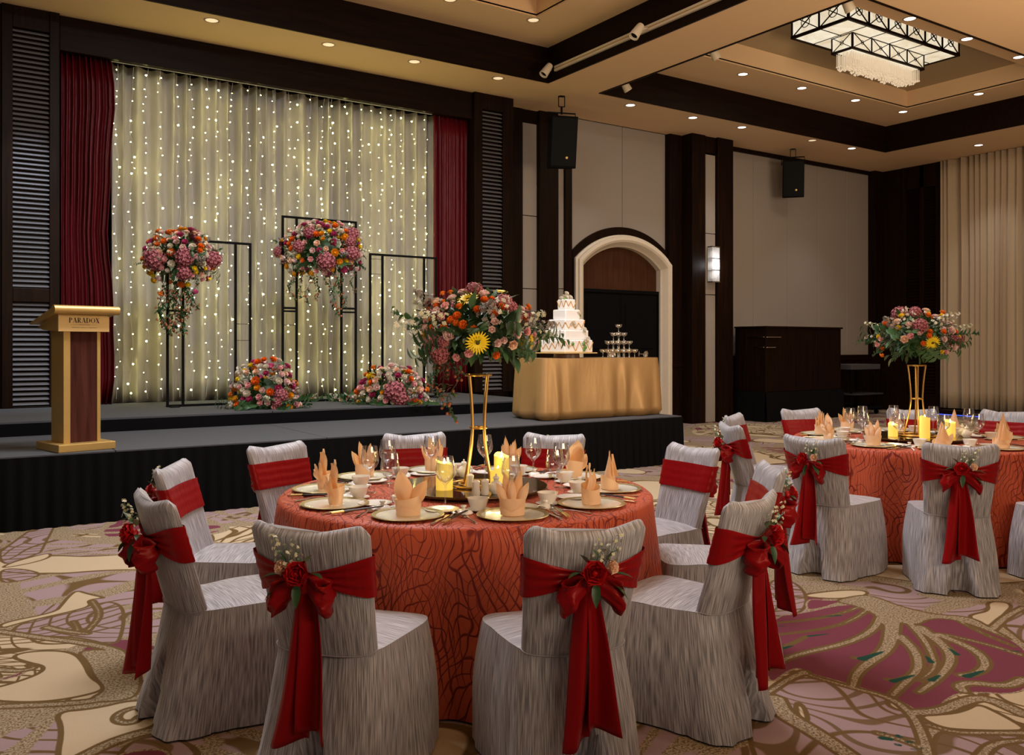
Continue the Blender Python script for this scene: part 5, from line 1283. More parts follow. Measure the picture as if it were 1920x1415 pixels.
# ================================================================== banquet chairs
FM['corsage_spray'] = sprig_mesh('white_sprig', ['sprig', 'leaf2'], 13, 9, .20, .055, 4)
def chair(label, flip, group):
    root = empty('banquet_chair', (0, 0, 0), 0, label, 'chair', group)
    SZ = .455
    def backY(z): return -.215-.125*(z-.45)/.43
    def hwB(z):
        t = (z-.45)/.43; return .178+.028*t+.006*t*t
    def se(a, e): return math.copysign(abs(a)**e, a)
    # --- skirt: from the seat edge to the floor
    mb = MB(); n = 112; rows = 12
    def skirt_a(a, v):
        c, s = cos(a), sin(a)
        X, Y = se(c, .34), se(s, .34)
        yf = .212+.045*v; yb = -.247-.10*v**1.1
        y = (yf+yb)/2+(yf-yb)/2*Y
        t = (y-yb)/(yf-yb)
        hw = (.182+.046*t)*(1-v)+(.232+.02*t)*v+.018*sin(PI*v)*t
        x = hw*X
        # corner pleats and soft folds
        k = abs(abs(x)/hw-1)
        f = .014*v*noise.noise(Vector((x*7, y*7, v*1.5+7)))*2+.006*v*sin(a*11+1.5*noise.noise(Vector((x*4, y*4, 2))))
        L = math.hypot(x, y) or 1; x += f*x/L; y += f*y/L
        if s < -.3 and abs(x) < .075 and v > .3:
            q = (v-.3)/.7; g = max(0, 1-(abs(x)/(.012+.062*q))**4) if q > 0 else 0
            y += .13*q*g
        # side seam pleat at the rear legs
        if -.24 < y < -.10 and abs(x) > .16: x -= math.copysign(.012*v*math.exp(-((y+.17)/.018)**2), x)
        return (x, y, SZ*(1-v)+.008*v)
    def even(fn, m=720):
        L = [0.0]; p = Vector(fn(0))
        for i in range(1, m+1):
            q = Vector(fn(2*PI*i/m)); L.append(L[-1]+(q-p).length); p = q
        def inv(t):
            t *= L[-1]; lo = 0; hi = m
            while hi-lo > 1:
                md = (lo+hi)//2
                if L[md] <= t: lo = md
                else: hi = md
            return 2*PI*(lo+(t-L[lo])/max(1e-9, L[hi]-L[lo]))/m
        return inv, L[-1]
    inv_s, per_s = even(lambda a: skirt_a(a, 0))
    def skirt_pt(i, v): return skirt_a(inv_s(min(1, i/n)) if i < n else 2*PI, v)
    mb.grid(lambda u, v: skirt_pt(u*n, v), n, rows, 0, uv=lambda u, v: (u*per_s, v*.46), flip=True)
    ins = .0
    def seat_pt(u, v):
        x, y, z = skirt_pt(u*n, 0); k = 1-v
        return (x*k, y*k+.0*v, SZ+.018*(1-(1-v)**2.2)+.004*noise.noise(Vector((x*k*9, y*k*9, 1))))
    mb.grid(seat_pt, n, 6, 0, uv=lambda u, v: (seat_pt(u, v)[1]*1.0, seat_pt(u, v)[0]), flip=False)
    mb.obj('seat_cover', 'cover', root, angle=55)
    # --- back
    nb = 60
    def back_pt(a, v, off=0, zl=.44, z=None):
        c, s = cos(a), sin(a); X, Y = se(c, .5), se(s, .6)
        ztop = .862+.034*abs(X)**2.2-.028*max(0, (abs(X)-.86)/.14)**2
        zz = z if z is not None else zl+(ztop-zl)*v
        hw = hwB(zz)*(1-.05*max(0, (v-.94)/.06)**2 if z is None else 1)
        th = .030+.010*(1-(zz-.45)/.45)
        if z is None and v > .93: th *= math.sqrt(max(0.02, 1-((v-.93)/.07)**2))
        x = (hw+off)*X; y = backY(zz)+.030*abs(X)**2.5-.008+(th+off)*Y
        if off == 0 and z is None: y += .004*noise.noise(Vector((x*8, zz*7, s)))
        return (x, y, zz)
    inv_b, per_b = even(lambda a: back_pt(a, .5))
    mb = MB(); mb.grid(lambda u, v: back_pt(inv_b(u) if u < 1 else 2*PI, v), nb, 22, 0, uv=lambda u, v: (u*per_b, v*.45))
    mb.add([back_pt(inv_b(i/nb), 1) for i in range(nb)], [tuple(range(nb))])
    mb.obj('back_cover', 'cover', root, angle=60)
    # seam where the back meets the skirt
    mb = MB(); mb.tube([back_pt(PI+PI*i/20, 0, .004, z=.458-.012*sin(PI*i/20)) for i in range(21)], .0016, 5); mb.obj('seam', 'cover', root)
    # --- sash
    def band_pt(u, v):
        a = inv_b(u) if u < 1 else 2*PI; s = sin(a); x = cos(a)
        g = max(0, -s)**.8*max(0, 1-abs(se(x, .5)))**.8
        zl = .648+.050*g; zh = .788-.058*g
        z = zl+(zh-zl)*v
        fold = .0035*sin(v*PI*7+3*noise.noise(Vector((u*6, 0, 2))))*(.25+g*1.6)+.002
        p = back_pt(a, 0, .007+fold, z=z); return p
    mb = MB(); mb.grid(band_pt, 72, 14, 0, uv=lambda u, v: (u*1.0, v*.14)); sash = mb.obj('sash', 'sash', root, angle=None)
    yk = back_pt(-PI/2, 0, .02, z=.705)[1]-.012
    kx = -.012*flip
    mb = MB(); mb.sphere((kx, yk-.012, .705), .03, 0, 12, 8, (.8, .65, 1.15)); mb.obj('knot', 'sash', sash)
    # loops
    for sd in (-1, 1):
        big = 1.0 if sd == flip else .88
        def loop(u, v):
            s = u; t = 2*PI*s; ln = .125*big; open_ = .5-.5*cos(t)
            x = kx+sd*(ln*math.sin(PI*s)**.8*.9); 
            zc = .705-.055*big*math.sin(PI*s)**1.4
            y = yk-.012-.045*sin(t)*(.5+.5*math.sin(PI*s))
            hwid = .016+.040*big*math.sin(PI*s)**.7
            z = zc+(v-.5)*2*hwid
            y += .008*sin(v*PI*3+s*4)*(.3+math.sin(PI*s)); x -= sd*.02*abs(v-.5)*math.sin(PI*s); kk = noise.noise(Vector((u*5, v*4, sd*3)))*.016*math.sin(PI*s); x += kk*sd; y += noise.noise(Vector((u*7, v*5, sd*3+9)))*.02*math.sin(PI*s)+.006*sin(v*PI*7+u*9)*math.sin(PI*s)
            return (x, y, z)
        mb = MB(); mb.grid(loop, 28, 8, 0, uv=lambda u, v: (v*.12, u*.3)); o = mb.obj('bow_loop', 'sash', sash, angle=None)
        m_ = o.modifiers.new('thickness', 'SOLIDIFY'); m_.thickness = .004
    for sd, L, tw_ in ((-1, .485, .0), (1, .455, .02)):
        def tail(u, v):
            hwid = .018+.036*v**.7; z = .700-L*v-(.02*(u if sd > 0 else 1-u))*v
            x = kx+sd*(.008+.040*v)+(u-.5)*2*hwid+.01*sin(v*4+sd)*v
            yr = -.222-.115*max(0, (.45-z)/.45)**1.1 if z < .45 else backY(z)-.04
            y = min(yk+.002, yr-.035)-.020*v**2-(.015+.022*v)*sin(u*PI*1.6+v*1.5+sd*1.1)
            return (x, y, z)
        mb = MB(); mb.grid(tail, 12, 26, 0, uv=lambda u, v: (u*.1, v*.48)); o = mb.obj('sash_tail', 'sash', sash, angle=None)
        m_ = o.modifiers.new('thickness', 'SOLIDIFY'); m_.thickness = .003
    # --- corsage
    cs = empty('corsage', (kx+.012*flip, yk-.03, .745)); cs.parent = root
    F = flip
    def put(nm, kind, p, d, s): inst(nm, FM[kind], cs, p, Vector(d).to_track_quat('Z', 'Y'), s)
    put('red_rose', 'red_rose', (-.012*F, -.012, .0), (-.2*F, -1, .25), .052)
    put('peach_rose', 'peach_rose', (.048*F, -.004, .012), (.45*F, -1, .35), .030)
    for p, d, s, k in (((.04*F, 0, -.03), (.8*F, -.5, -.5), .085, 'darkleaf'), ((.0, 0, -.035), (-.2*F, -.5, -.9), .075, 'darkleaf'), ((.05*F, 0, -.01), (1*F, -.45, .1), .07, 'darkleaf'), ((-.05*F, 0, .0), (-1*F, -.4, .1), .055, 'darkleaf'), ((.03*F, 0, .03), (.5*F, -.3, .9), .06, 'leaf'), ((-.03*F, 0, .03), (-.5*F, -.3, .8), .05, 'greyleaf')):
        q = Vector(d).to_track_quat('Y', 'Z'); inst('leaf', FM[k], cs, p, q, s)
    put('white_sprig', 'corsage_spray', (.0, .005, .015), (.05*F, -.25, 1), .095)
    put('white_sprig', 'corsage_spray', (.03*F, .005, .015), (.45*F, -.25, 1), .115)
    return root
GR1 = 'grey covered chairs around the front table'; GR2 = 'grey covered chairs around the rear table'

# ================================================================== table things
def cloth(name, R, label, seed, ztop=.75):
    mb = MB(); n = 240; rows = 16
    def prof(u, v):
        a = 2*PI*u
        if v < .06: 
            k = v/.06; rr_ = R-.012*(1-k)**1; z = ztop-.012*k**2
        else:
            k = (v-.06)/.94; f = noise.noise(Vector((cos(a)*3.4, sin(a)*3.4, seed)))*1.3+.75*sin(a*17+3*noise.noise(Vector((cos(a)*1.3, sin(a)*1.3, seed+4))))
            rr_ = R+.004+(.028+.062*f)*k**.85+.018*k; z = ztop-.012-(ztop-.022)*k
        return (rr_*cos(a), rr_*sin(a), z)
    mb.grid(prof, n, rows, 0, uv=lambda u, v: (u*2*PI*R, v*.75), flip=True)
    mb.grid(lambda u, v: ((R-.012)*v*cos(2*PI*u), (R-.012)*v*sin(2*PI*u), ztop), n, 6, 0, uv=lambda u, v: ((R)*v*cos(2*PI*u)*1.0, (R)*v*sin(2*PI*u)), flip=True)
    return mb.obj('tablecloth', 'cloth', angle=None, label=label, cat='tablecloth', group='salmon vein-patterned tablecloths')
def table(loc, label):
    t = empty('round_table', loc, 0, label, 'table')
    mb = MB(); mb.lathe([(0, .715), (.86, .715), (.865, .73), (.86, .745), (0, .745)], 48); mb.obj('tabletop', 'dwood', t)
    for k in range(4):
        a = PI/4+k*PI/2; mb = MB(); mb.tube([(.5*cos(a), .5*sin(a), 0), (.5*cos(a), .5*sin(a), .715)], .016, 8); mb.obj('leg', 'blackmetal', t)
    return t

# prototypes for a place setting
def lat(prof, n=28, mat='white', nm='x'):
    mb = MB(); mb.lathe(prof, n); return mb.mesh(nm, mat)
PM = {}
mb = MB(); mb.lathe([(0, .004), (.09, .004), (.105, .006), (.145, .012), (.146, .010), (.10, 0), (0, 0)], 48); PM['charger'] = mb.mesh('dish', 'charger')
mb = MB(); mb.lathe([(.130, .0105), (.147, .0140), (.150, .0115), (.146, .009), (.130, .0095)], 48, cap=False); PM['rim'] = mb.mesh('rim', 'goldrim')
PM['sideplate'] = lat([(0, .003), (.05, .003), (.072, .012), (.075, .012), (.072, .010), (.05, 0), (0, 0)], 32, 'white', 'side_plate')
PM['saucer'] = lat([(0, .003), (.03, .003), (.05, .009), (.052, .009), (.05, .007), (.028, 0), (0, 0)], 28, 'white', 'saucer')
PM['cup'] = lat([(0, .006), (.02, .006), (.022, 0), (.024, 0), (.026, .006), (.036, .018), (.043, .042), (.047, .052), (.045, .052), (.041, .042), (.034, .02), (0, .012)], 28, 'white', 'cup')
PM['lid'] = lat([(.040, 0), (.041, .003), (.034, .011), (.018, .018), (.008, .020), (.008, .026), (.013, .030), (.012, .035), (0, .036)], 24, 'white', 'tea_cup_lid')
PM['glass'] = lat([(0, .004), (.034, .001), (.035, .003), (.010, .007), (.0045, .014), (.0038, .05), (.0042, .095), (.010, .103), (.030, .122), (.041, .142), (.043, .160), (.037, .205), (.0345, .222), (.0337, .222), (.0362, .205), (.0420, .160), (.040, .143), (.029, .124), (0, .106)], 28, 'glass', 'wine_glass')
def cutlery():
    mb = MB(); mb.sphere((0, .075, .008), .02, 0, 12, 6, (.95, 1.35, .28)); mb.tube([(0, .055, .006), (0, .02, .009), (0, -.09, .003)], [.0025, .003, .005], 6); PM['spoon'] = mb.mesh('spoon', 'steel')
    mb = MB(); mb.tube([(0, .03, .007), (0, -.02, .008), (0, -.1, .003)], [.0025, .003, .005], 6)
    mb.boxb(-.011, .011, .03, .055, .004, .007)
    for k in range(4): mb.boxb(-.011+k*.0062, -.0075+k*.0062, .055, .092, .004, .0065)
    PM['fork'] = mb.mesh('fork', 'steel')
    mb = MB(); mb.boxb(-.006, .006, -.11, 0, .001, .007); mb.boxb(-.008, .007, 0, .1, .002, .0045); PM['knife'] = mb.mesh('knife', 'steel')
    mb = MB(); mb.tube([(-.005, -.06, .012), (-.003, .12, .016)], [.004, .0022], 6); mb.tube([(.005, -.06, .012), (.003, .12, .016)], [.004, .0022], 6); PM['chopwood'] = mb.mesh('stick', 'chop')
    mb = MB(); mb.tube([(-.0056, -.115, .010), (-.005, -.06, .012)], .0046, 6); mb.tube([(.0056, -.115, .010), (.005, -.06, .012)], .0046, 6); PM['chopend'] = mb.mesh('gold_tip', 'goldpaint')
    mb = MB(); mb.boxb(-.02, .02, .045, .06, 0, .009); PM['chopend2'] = mb.mesh('rest', 'steel')
cutlery()
# napkin folds
def leafblade(mb, base, tip, W, bulge, mat=0, twist=0, n=8, out=(0, -1, 0)):
    base, tip, out = Vector(base), Vector(tip), Vector(out).normalized(); ax = (tip-base); side = ax.cross(out).normalized()
    def fn(u, v):
        w_ = W*(sin(PI*(.18+.82*v))**.8)*(1-.12*v); s = (u-.5)*2; wob = .10*W*sin(v*7+s*2+W*300)
        sd = side*cos(twist*v)+out*sin(twist*v)
        return base+ax*v+sd*(s*w_)+out*(bulge*(1-abs(s)**1.5)*sin(PI*min(1, v+.15))+wob)
    mb.grid(fn, 6, n, mat)
def napkin_lily():
    "two tall curved leaves opening from a wrapped base"
    mb = MB()
    mb.grid(lambda u, v: ((.048+.006*v+.003*sin(8*PI*u))*cos(2*PI*u), (.038+.004*v)*sin(2*PI*u), .075*v+.004+.012*v*sin(2*PI*u+1)), 28, 4)
    mb.grid(lambda u, v: ((.052-.01*v)*cos(PI+PI*u*.95), (.043)*sin(PI+PI*u*.95)-.002, .004+.055*v*(1-u*.85)+.0), 14, 4)
    leafblade(mb, (-.012, .008, .055), (-.035, .0, .185), .040, .020); leafblade(mb, (.020, 0, .05), (.075, -.008, .145), .030, .018, 1)
    leafblade(mb, (-.012, .012, .055), (-.030, .012, .175), .038, -.012, 1); leafblade(mb, (.020, .008, .05), (.070, .006, .140), .032, -.014)
    return mb.mesh('napkin', ['peach', 'peach_glow'], merge=False, angle=None)
def napkin_crown():
    "upright fan of five pointed leaves"
    mb = MB()
    mb.grid(lambda u, v: ((.046+.010*v)*cos(2*PI*u), (.040+.006*v)*sin(2*PI*u), .07*v+.003), 24, 4)
    mb.grid(lambda u, v: ((.050+.004*v)*cos(PI+PI*u), .047*sin(PI+PI*u), .004+.06*v*(.25+.75*abs(2*u-1))), 16, 3)
    for k, (x, h, o) in enumerate(((-.065, .135, -.01), (-.035, .175, 0), (.0, .155, -.015), (.035, .19, 0), (.07, .14, -.012))):
        leafblade(mb, (x*.35, o, .045), (x, o*1.5, h), .020, .012, k % 2)
        leafblade(mb, (x*.35, o+.012, .045), (x*.9, o+.012, h*.94), .019, -.006, 1-k % 2)
    return mb.mesh('napkin', ['peach', 'peach_glow'], merge=False, angle=None)
def napkin_hat():
    "bishop's hat with a folded cuff"
    mb = MB()
    mb.grid(lambda u, v: ((.056-.004*v-.02*v*v)*cos(2*PI*u), (.036-.034*v)*sin(2*PI*u)+.004*sin(6*PI*u)*v, (.06+.125*(1-abs(cos(2*PI*u))**1.3))*v+.003), 36, 8)
    mb.grid(lambda u, v: ((.059)*cos(2*PI*u), (.040)*sin(2*PI*u), .003+(.045+.022*sin(2*PI*u))*v), 32, 2)
    mb.grid(lambda u, v: (.006+(u-.5)*.085*(1-v), -.034+.022*v-.01*sin(PI*u), .058+.11*v), 6, 6, 1)
    leafblade(mb, (.03, -.02, .03), (.062, -.03, .11), .022, .012)
    return mb.mesh('napkin', ['peach', 'peach_glow'], merge=False, angle=None)
def napkin_bird():
    "cupped hood leaf over a wrapped foot"
    mb = MB()
    mb.grid(lambda u, v: ((.036+.012*v+.003*sin(6*PI*u))*cos(2*PI*u), (.030+.010*v)*sin(2*PI*u), .075*v+.003+.010*v*sin(2*PI*u)), 28, 4)
    leafblade(mb, (0, .012, .050), (-.012, -.004, .195), .056, .030); leafblade(mb, (0, .004, .055), (-.010, -.016, .180), .050, .018, 1)
    leafblade(mb, (.020, -.012, .045), (.062, -.030, .135), .034, .016, 1); leafblade(mb, (-.016, -.018, .045), (-.042, -.040, .120), .032, .014)
    leafblade(mb, (0, -.026, .045), (.008, -.052, .100), .034, .014)
    leafblade(mb, (.02, -.02, .015), (.075, -.02, .055), .022, .010)
    return mb.mesh('napkin', ['peach', 'peach_glow'], merge=False, angle=None)
NK = {'lily': napkin_lily(), 'crown': napkin_crown(), 'hat': napkin_hat(), 'bird': napkin_bird()}
NKL = {'lily': 'peach napkin with two open leaf folds', 'crown': 'peach napkin folded as a spiky fan crown', 'hat': "peach napkin folded as a bishop's hat", 'bird': 'peach napkin rolled into a hooded cone'}

def setting(C, ang, seat, fold, tname, right=True, full=True):
    """place setting; ang measured from the camera side of the table, positive to the right of the picture"""
    d = RT*sin(ang)-FW*cos(ang)         # outward direction
    rz = math.atan2(-d.x, d.y)+PI       # local -Y points outward (towards the guest)
    T = Matrix.Translation(C) @ Matrix.Rotation(rz, 4, 'Z')
    j = random.Random(int(ang*100)+len(tname))
    def P(x, y, z=.751): return T @ Vector((x, y, z))
    def thing(nm, mesh, x, y, lb, cat, grp, rot=0, z=.751, parts=()):
        o = empty(nm, P(x, y, z), rz+rot, '%s %s' % (lb, seat), cat, grp+' on the '+tname)
        for pn, pm in parts: inst(pn, PM[pm], o)
        return o
    def one(nm, pm, x, y, lb, cat, grp, rot=0, z=.751, rx=0):
        return inst(nm, PM[pm] if isinstance(pm, str) else pm, None, P(x, y, z), (rx, 0, rz+rot), None, label='%s %s' % (lb, seat), cat=cat, group=grp+' on the '+tname)
    thing('charger_plate', None, 0, -.695, 'pearl charger plate with gold rim,', 'plate', 'charger plates', parts=(('dish', 'charger'), ('rim', 'rim')))
    inst('napkin', NK[fold], None, P(0, -.69, .756), (0, 0, rz+j.uniform(-.5, .5)+(.2 if fold == 'lily' else 0)), 1.0, label='%s, %s' % (NKL[fold], seat), cat='napkin', group='peach napkins on the '+tname)
    one('soup_spoon', 'spoon', .175, -.66, 'steel spoon', 'spoon', 'spoons', .12, .751)
    one('knife', 'knife', .155, -.72, 'steel knife', 'knife', 'knives', .05, .751)
    thing('chopsticks', None, .205, -.69, 'pair of dark chopsticks with gold ends', 'chopsticks', 'pairs of chopsticks', -.06, parts=(('sticks', 'chopwood'), ('gold_ends', 'chopend'), ('rest', 'chopend2')))
    one('dinner_fork', 'fork', -.19, -.70, 'steel fork', 'fork', 'forks', j.uniform(-.1, .1), .751)
    one('side_plate', 'sideplate', .09, -.545, 'small white side plate', 'plate', 'white side plates')
    one('saucer', 'saucer', -.10, -.53, 'white saucer', 'saucer', 'saucers')
    one('tea_cup', 'cup', -.10, -.53, 'white tea cup on saucer,', 'cup', 'tea cups', 0, .7545)
    one('teacup_cover', 'lid', -.175, -.57, 'white knobbed cup lid', 'lid', 'tea cup lids')
    one('wine_glass', 'glass', .07, -.46, 'stemmed clear wine glass', 'wine glass', 'wine glasses', 0, .751)

# ================================================================== gold stand
def stand(loc, rz, H, label):
    r = empty('centrepiece_stand', loc, rz, label, 'stand', 'gold centrepiece stands')
    for k in range(8):
        a = 2*PI*k/8+.2; pts = []
        for i in range(17):
            t = i/16; rad = .040+.052*abs(1-t/.52)**1.6 if t < .52 else .040+.022*((t-.52)/.48)**1.6
            pts.append((rad*cos(a), rad*sin(a), .008+(H-.008)*t))
        if k % 2 == 0 or True:
            mb = MB(); mb.tube(pts, .0062, 8); 
            if k % 2 == 0: mb.obj('leg', 'gold', r)
    for nm, rad, z in (('base_ring', .092, .008), ('foot_ring', .135, .006), ('waist_ring', .040, H*.52), ('top_ring', .062, H-.004)):
        mb = MB(); mb.tube([(rad*cos(2*PI*k/40), rad*sin(2*PI*k/40), z) for k in range(40)], .0055, 6, closed=True); mb.obj(nm, 'gold', r)
    mb = MB(); mb.tube([(-.06, 0, H-.004), (.06, 0, H-.004)], .004, 6); mb.tube([(0, -.06, H-.004), (0, .06, H-.004)], .004, 6); mb.obj('top_cross', 'gold', r)
    return r
def candle(loc, r, h, label, grp):
    o = empty('pillar_candle', loc, 0, label, 'candle', grp); o.rotation_euler.z = rnd.uniform(0, 6)
    mb = MB(); n = 32
    mb.grid(lambda u, v: (r*cos(2*PI*u), r*sin(2*PI*u), (h+.012*sin(2*PI*u+1)+.004*sin(6*PI*u))*v), n, 6, 0)
    mb.grid(lambda u, v: (r*(1-.22*v)*cos(2*PI*u), r*(1-.22*v)*sin(2*PI*u), h+.012*sin(2*PI*u+1)*(1-v)+.004*sin(6*PI*u)*(1-v)-.004*v), n, 2, 0)
    mb.grid(lambda u, v: (r*.78*(1-v)*cos(2*PI*u), r*.78*(1-v)*sin(2*PI*u), h-.004-.018*v**.5), n, 3, 0)
    mb.obj('wax', 'candle', o)
    mb = MB(); mb.lathe([(0, .0), (.005, .005), (.0065, .012), (.004, .024), (0, .034)], 10, T=Matrix.Translation((0, 0, h-.012))); mb.obj('flame', 'flame', o)
    lamp('POINT', Vector(loc)+Vector((0, 0, h+.05)), .35, (1, .75, .3), .02, name='candle_light')
def shaker(loc, label, pot=False, tname=''):
    o = empty('teapot' if pot else 'salt_shaker', loc, rnd.uniform(0, 6), label, 'cruet' if pot else 'shaker')
    mb = MB()
    if pot:
        mb.lathe([(0, 0), (.022, 0), (.034, .018), (.034, .032), (.022, .052), (.012, .058), (.011, .066), (.016, .070)], 20); mb.obj('body', 'white', o)
        mb = MB(); mb.lathe([(.016, .070), (.012, .078), (.004, .082), (.005, .088), (0, .092)], 16); mb.obj('lid', 'white', o)
        mb = MB(); mb.tube([(.03, 0, .035), (.045, 0, .045), (.050, 0, .062)], [.006, .005, .004], 8); mb.obj('spout', 'white', o)
        mb = MB(); mb.tube([(-.03, 0, .045), (-.048, 0, .042), (-.046, 0, .022), (-.032, 0, .018)], .0035, 6); mb.obj('handle', 'white', o)
    else:
        mb.lathe([(0, 0), (.018, 0), (.020, .01), (.016, .045), (.018, .052), (.018, .062), (.010, .070), (0, .071)], 18); mb.obj('body', 'white', o)
    return o

# ================================================================== front table
T1 = cp(-.217, 4.27); R1 = .885
table(T1, 'round banquet table under the front salmon cloth')
c1 = cloth('tablecloth', R1, 'salmon tablecloth with dark vein lines on the front round table', 3); c1.location = T1; c1.rotation_euler.z = -YAW
D = math.radians
seats1 = [(-18, 'near edge of front table towards lectern', 'lily'), (18, 'near edge of front table towards rear table', 'crown'), (54, 'front table, beside the nearest right-hand chair', 'lily'), (90, 'front table, side facing the rear table', 'hat'),
    (126, 'front table, far corner towards rear table', 'bird'), (162, 'front table, far edge below the cake', 'crown'), (-162, 'front table, far edge left of gold stand', 'crown'), (-126, 'front table, far corner towards lectern', 'crown'), (-90, 'front table, side facing the lectern', 'bird'), (-54, 'front table, beside the nearest left-hand chair', 'bird')]
for a, s, f in seats1: setting(T1, D(a+.5), s, f, 'front table')
# lazy Susan
def susan(C, label, r=.37):
    o = empty('lazy_susan', (C.x, C.y, .751), 0, label, 'turntable', 'glass turntables')
    mb = MB(); mb.lathe([(0, 0), (.12, 0), (.12, .014), (0, .014)], 32); mb.obj('turntable_base', 'blackmetal', o)
    mb = MB(); mb.lathe([(0, .014), (r-.003, .014), (r, .018), (r, .022), (r-.003, .026), (0, .026)], 72); mb.obj('glass_disc', 'smoke', o)
susan(T1+RT*.02, 'round smoked glass turntable on the front table')
zs = .778
def rel(C, x, y, z=zs): v = C+RT*x+FW*y; return Vector((v.x, v.y, z))
S1 = rel(T1, .055, -.02); stand(S1, .1, .535, 'tall gold wire flower stand on the front table')
candle(rel(T1, -.10, -.14), .040, .125, 'large glowing pillar candle on the front turntable, tallest of three', 'pillar candles on the front turntable')
candle(rel(T1, .165, .08), .037, .13, 'glowing pillar candle behind the short one, front turntable', 'pillar candles on the front turntable')
candle(rel(T1, .150, -.10), .036, .085, 'short glowing pillar candle on the front turntable', 'pillar candles on the front turntable')
shaker(rel(T1, .055, -.31), 'straight white salt shaker at the front rim of the turntable')
shaker(rel(T1, .095, -.29), 'white pepper shaker beside the small white cruet')
shaker(rel(T1, .145, -.26), 'small white cruet between the candles and nearest napkin', True)
shaker(rel(T1, -.10, .22), 'white cruet behind the largest candle', True); shaker(rel(T1, -.03, .25), 'white knobbed cruet left behind the gold stand', True)
shaker(rel(T1, .02, -.12), 'white shaker inside the feet of the gold stand')
fx = [(k, (px-886)*4.3/FPX, (627-py)*4.3/FPX, s) for k, px, py, s in (
    ('gerbera', 869, 568, .052), ('gerbera', 888, 648, .058), ('gerbera', 926, 556, .036), ('gerbera', 979, 645, .036), ('gerbera', 789, 634, .034),
    ('pale_rose', 841, 634, .040), ('pale_rose', 952, 631, .036), ('pale_rose', 898, 565, .033), ('peach_rose', 947, 650, .030), ('peach_rose', 814, 577, .030), ('rose', 852, 671, .026), ('rose', 827, 604, .028), ('pale_rose', 817, 593, .028), ('rose', 832, 585, .028), ('pale_rose', 917, 612, .024), ('pale_rose', 912, 625, .022), ('pale_rose', 921, 647, .026), ('rose', 971, 628, .026), ('pale_rose', 797, 622, .026), ('rose', 798, 608, .022), ('pale_rose', 963, 589, .020), ('pale_rose', 932, 643, .022), ('rose', 803, 640, .026), ('rose', 984, 633, .02),
    ('orange_ranunculus', 831, 620, .026), ('orange_ranunculus', 843, 609, .026), ('orange_ranunculus', 853, 602, .026), ('orange_ranunculus', 864, 617, .028), ('orange_ranunculus', 852, 614, .02), ('orange_ranunculus', 899, 575, .027), ('orange_ranunculus', 911, 572, .02), ('orange_ranunculus', 912, 582, .02), ('orange_ranunculus', 929, 586, .026), ('orange_ranunculus', 915, 598, .026), ('orange_ranunculus', 887, 591, .024), ('orange_ranunculus', 816, 584, .024), ('orange_ranunculus', 797, 584, .02), ('orange_ranunculus', 822, 559, .018), ('orange_ranunculus', 836, 557, .018), ('orange_ranunculus', 827, 575, .014), ('orange_ranunculus', 919, 668, .024), ('orange_ranunculus', 968, 605, .018), ('orange_ranunculus', 803, 607, .014),
    ('hydrangea', 879, 552, .050), ('hydrangea', 935, 577, .050), ('hydrangea', 952, 598, .050), ('hydrangea', 943, 588, .04), ('hydrangea', 806, 652, .050), ('hydrangea', 818, 670, .048), ('hydrangea', 810, 660, .045), ('hydrangea', 797, 575, .026), ('hydrangea', 829, 645, .03), ('white_ranunculus', 789, 596, .018), ('amber_ranunculus', 795, 632, .016))]
F1 = S1.copy(); F1.z = CAMH+(HORIZ-622)*4.3/FPX
arrange('centrepiece_bouquet', F1, -YAW, (.275, .25, .20), 'large dome of roses, gerberas and hydrangea on the front gold stand', 71, fx, [('hydrangea', 5, .06), ('rose', 5, .03), ('orange_ranunculus', 8, .024), ('pale_rose', 5, .03), ('gerbera', 2, .05)], 95, leafsz=.075, branches=20, sprays=13, low=-.8,
    trails=[(-.21, 0, -.1, .22), (-.17, .03, -.1, .26), (-.12, -.03, -.12, .30)], brset=('branch', 'darkbranch', 'darkbranch'), up=(-.5, 1))
# chairs of the front table: angle, radius of the back, label
def place(C, ang, r, turn=0):
    d = RT*sin(D(ang))-FW*cos(D(ang)); p = C+d*r; rz = math.atan2(-d.x, d.y)+PI
    return (p.x, p.y, 0), rz+D(turn)
ch1 = [(-16.5, 1.20, -1, 'grey chair with red bow at the near edge of the front table, lectern side', 0), (17.5, 1.20, 1, 'grey chair with red bow at the near edge, closest to the rear table', 0),
    (50.5, 1.14, 1, 'grey chair seen from the side, front table, nearest to the rear table', 0), (87, 1.13, 1, 'grey chair half hidden behind the side-on chair, front table', 0), (121, 1.14, -1, 'grey chair facing the lectern side, between front table and stage corner', 0),
    (161, 1.19, 1, 'grey chair behind the front table, below the cake table', 0), (-164, 1.20, 1, 'grey chair behind the front table, next to the gold stand', 0), (-126, 1.10, -1, 'grey chair at the far lectern-side corner of the front table', 0), (-89, 1.10, -1, 'grey chair, second on the lectern side of the front table', 0), (-52, 1.14, -1, 'grey chair seen from the side, first on the lectern side, red tails hanging', 0)]
protos = {}
def put_chair(C, ang, r, flip, label, turn, group):
    loc, rz = place(C, ang, r, turn)
    if flip not in protos:
        o = chair(label, flip, group); protos[flip] = o; o.location = loc; o.rotation_euler = (0, 0, rz); return o
    return dup(protos[flip], loc, rz, label, group)
for a, r, f, lb, t in ch1: put_chair(T1, a, r, f, lb, t, GR1)

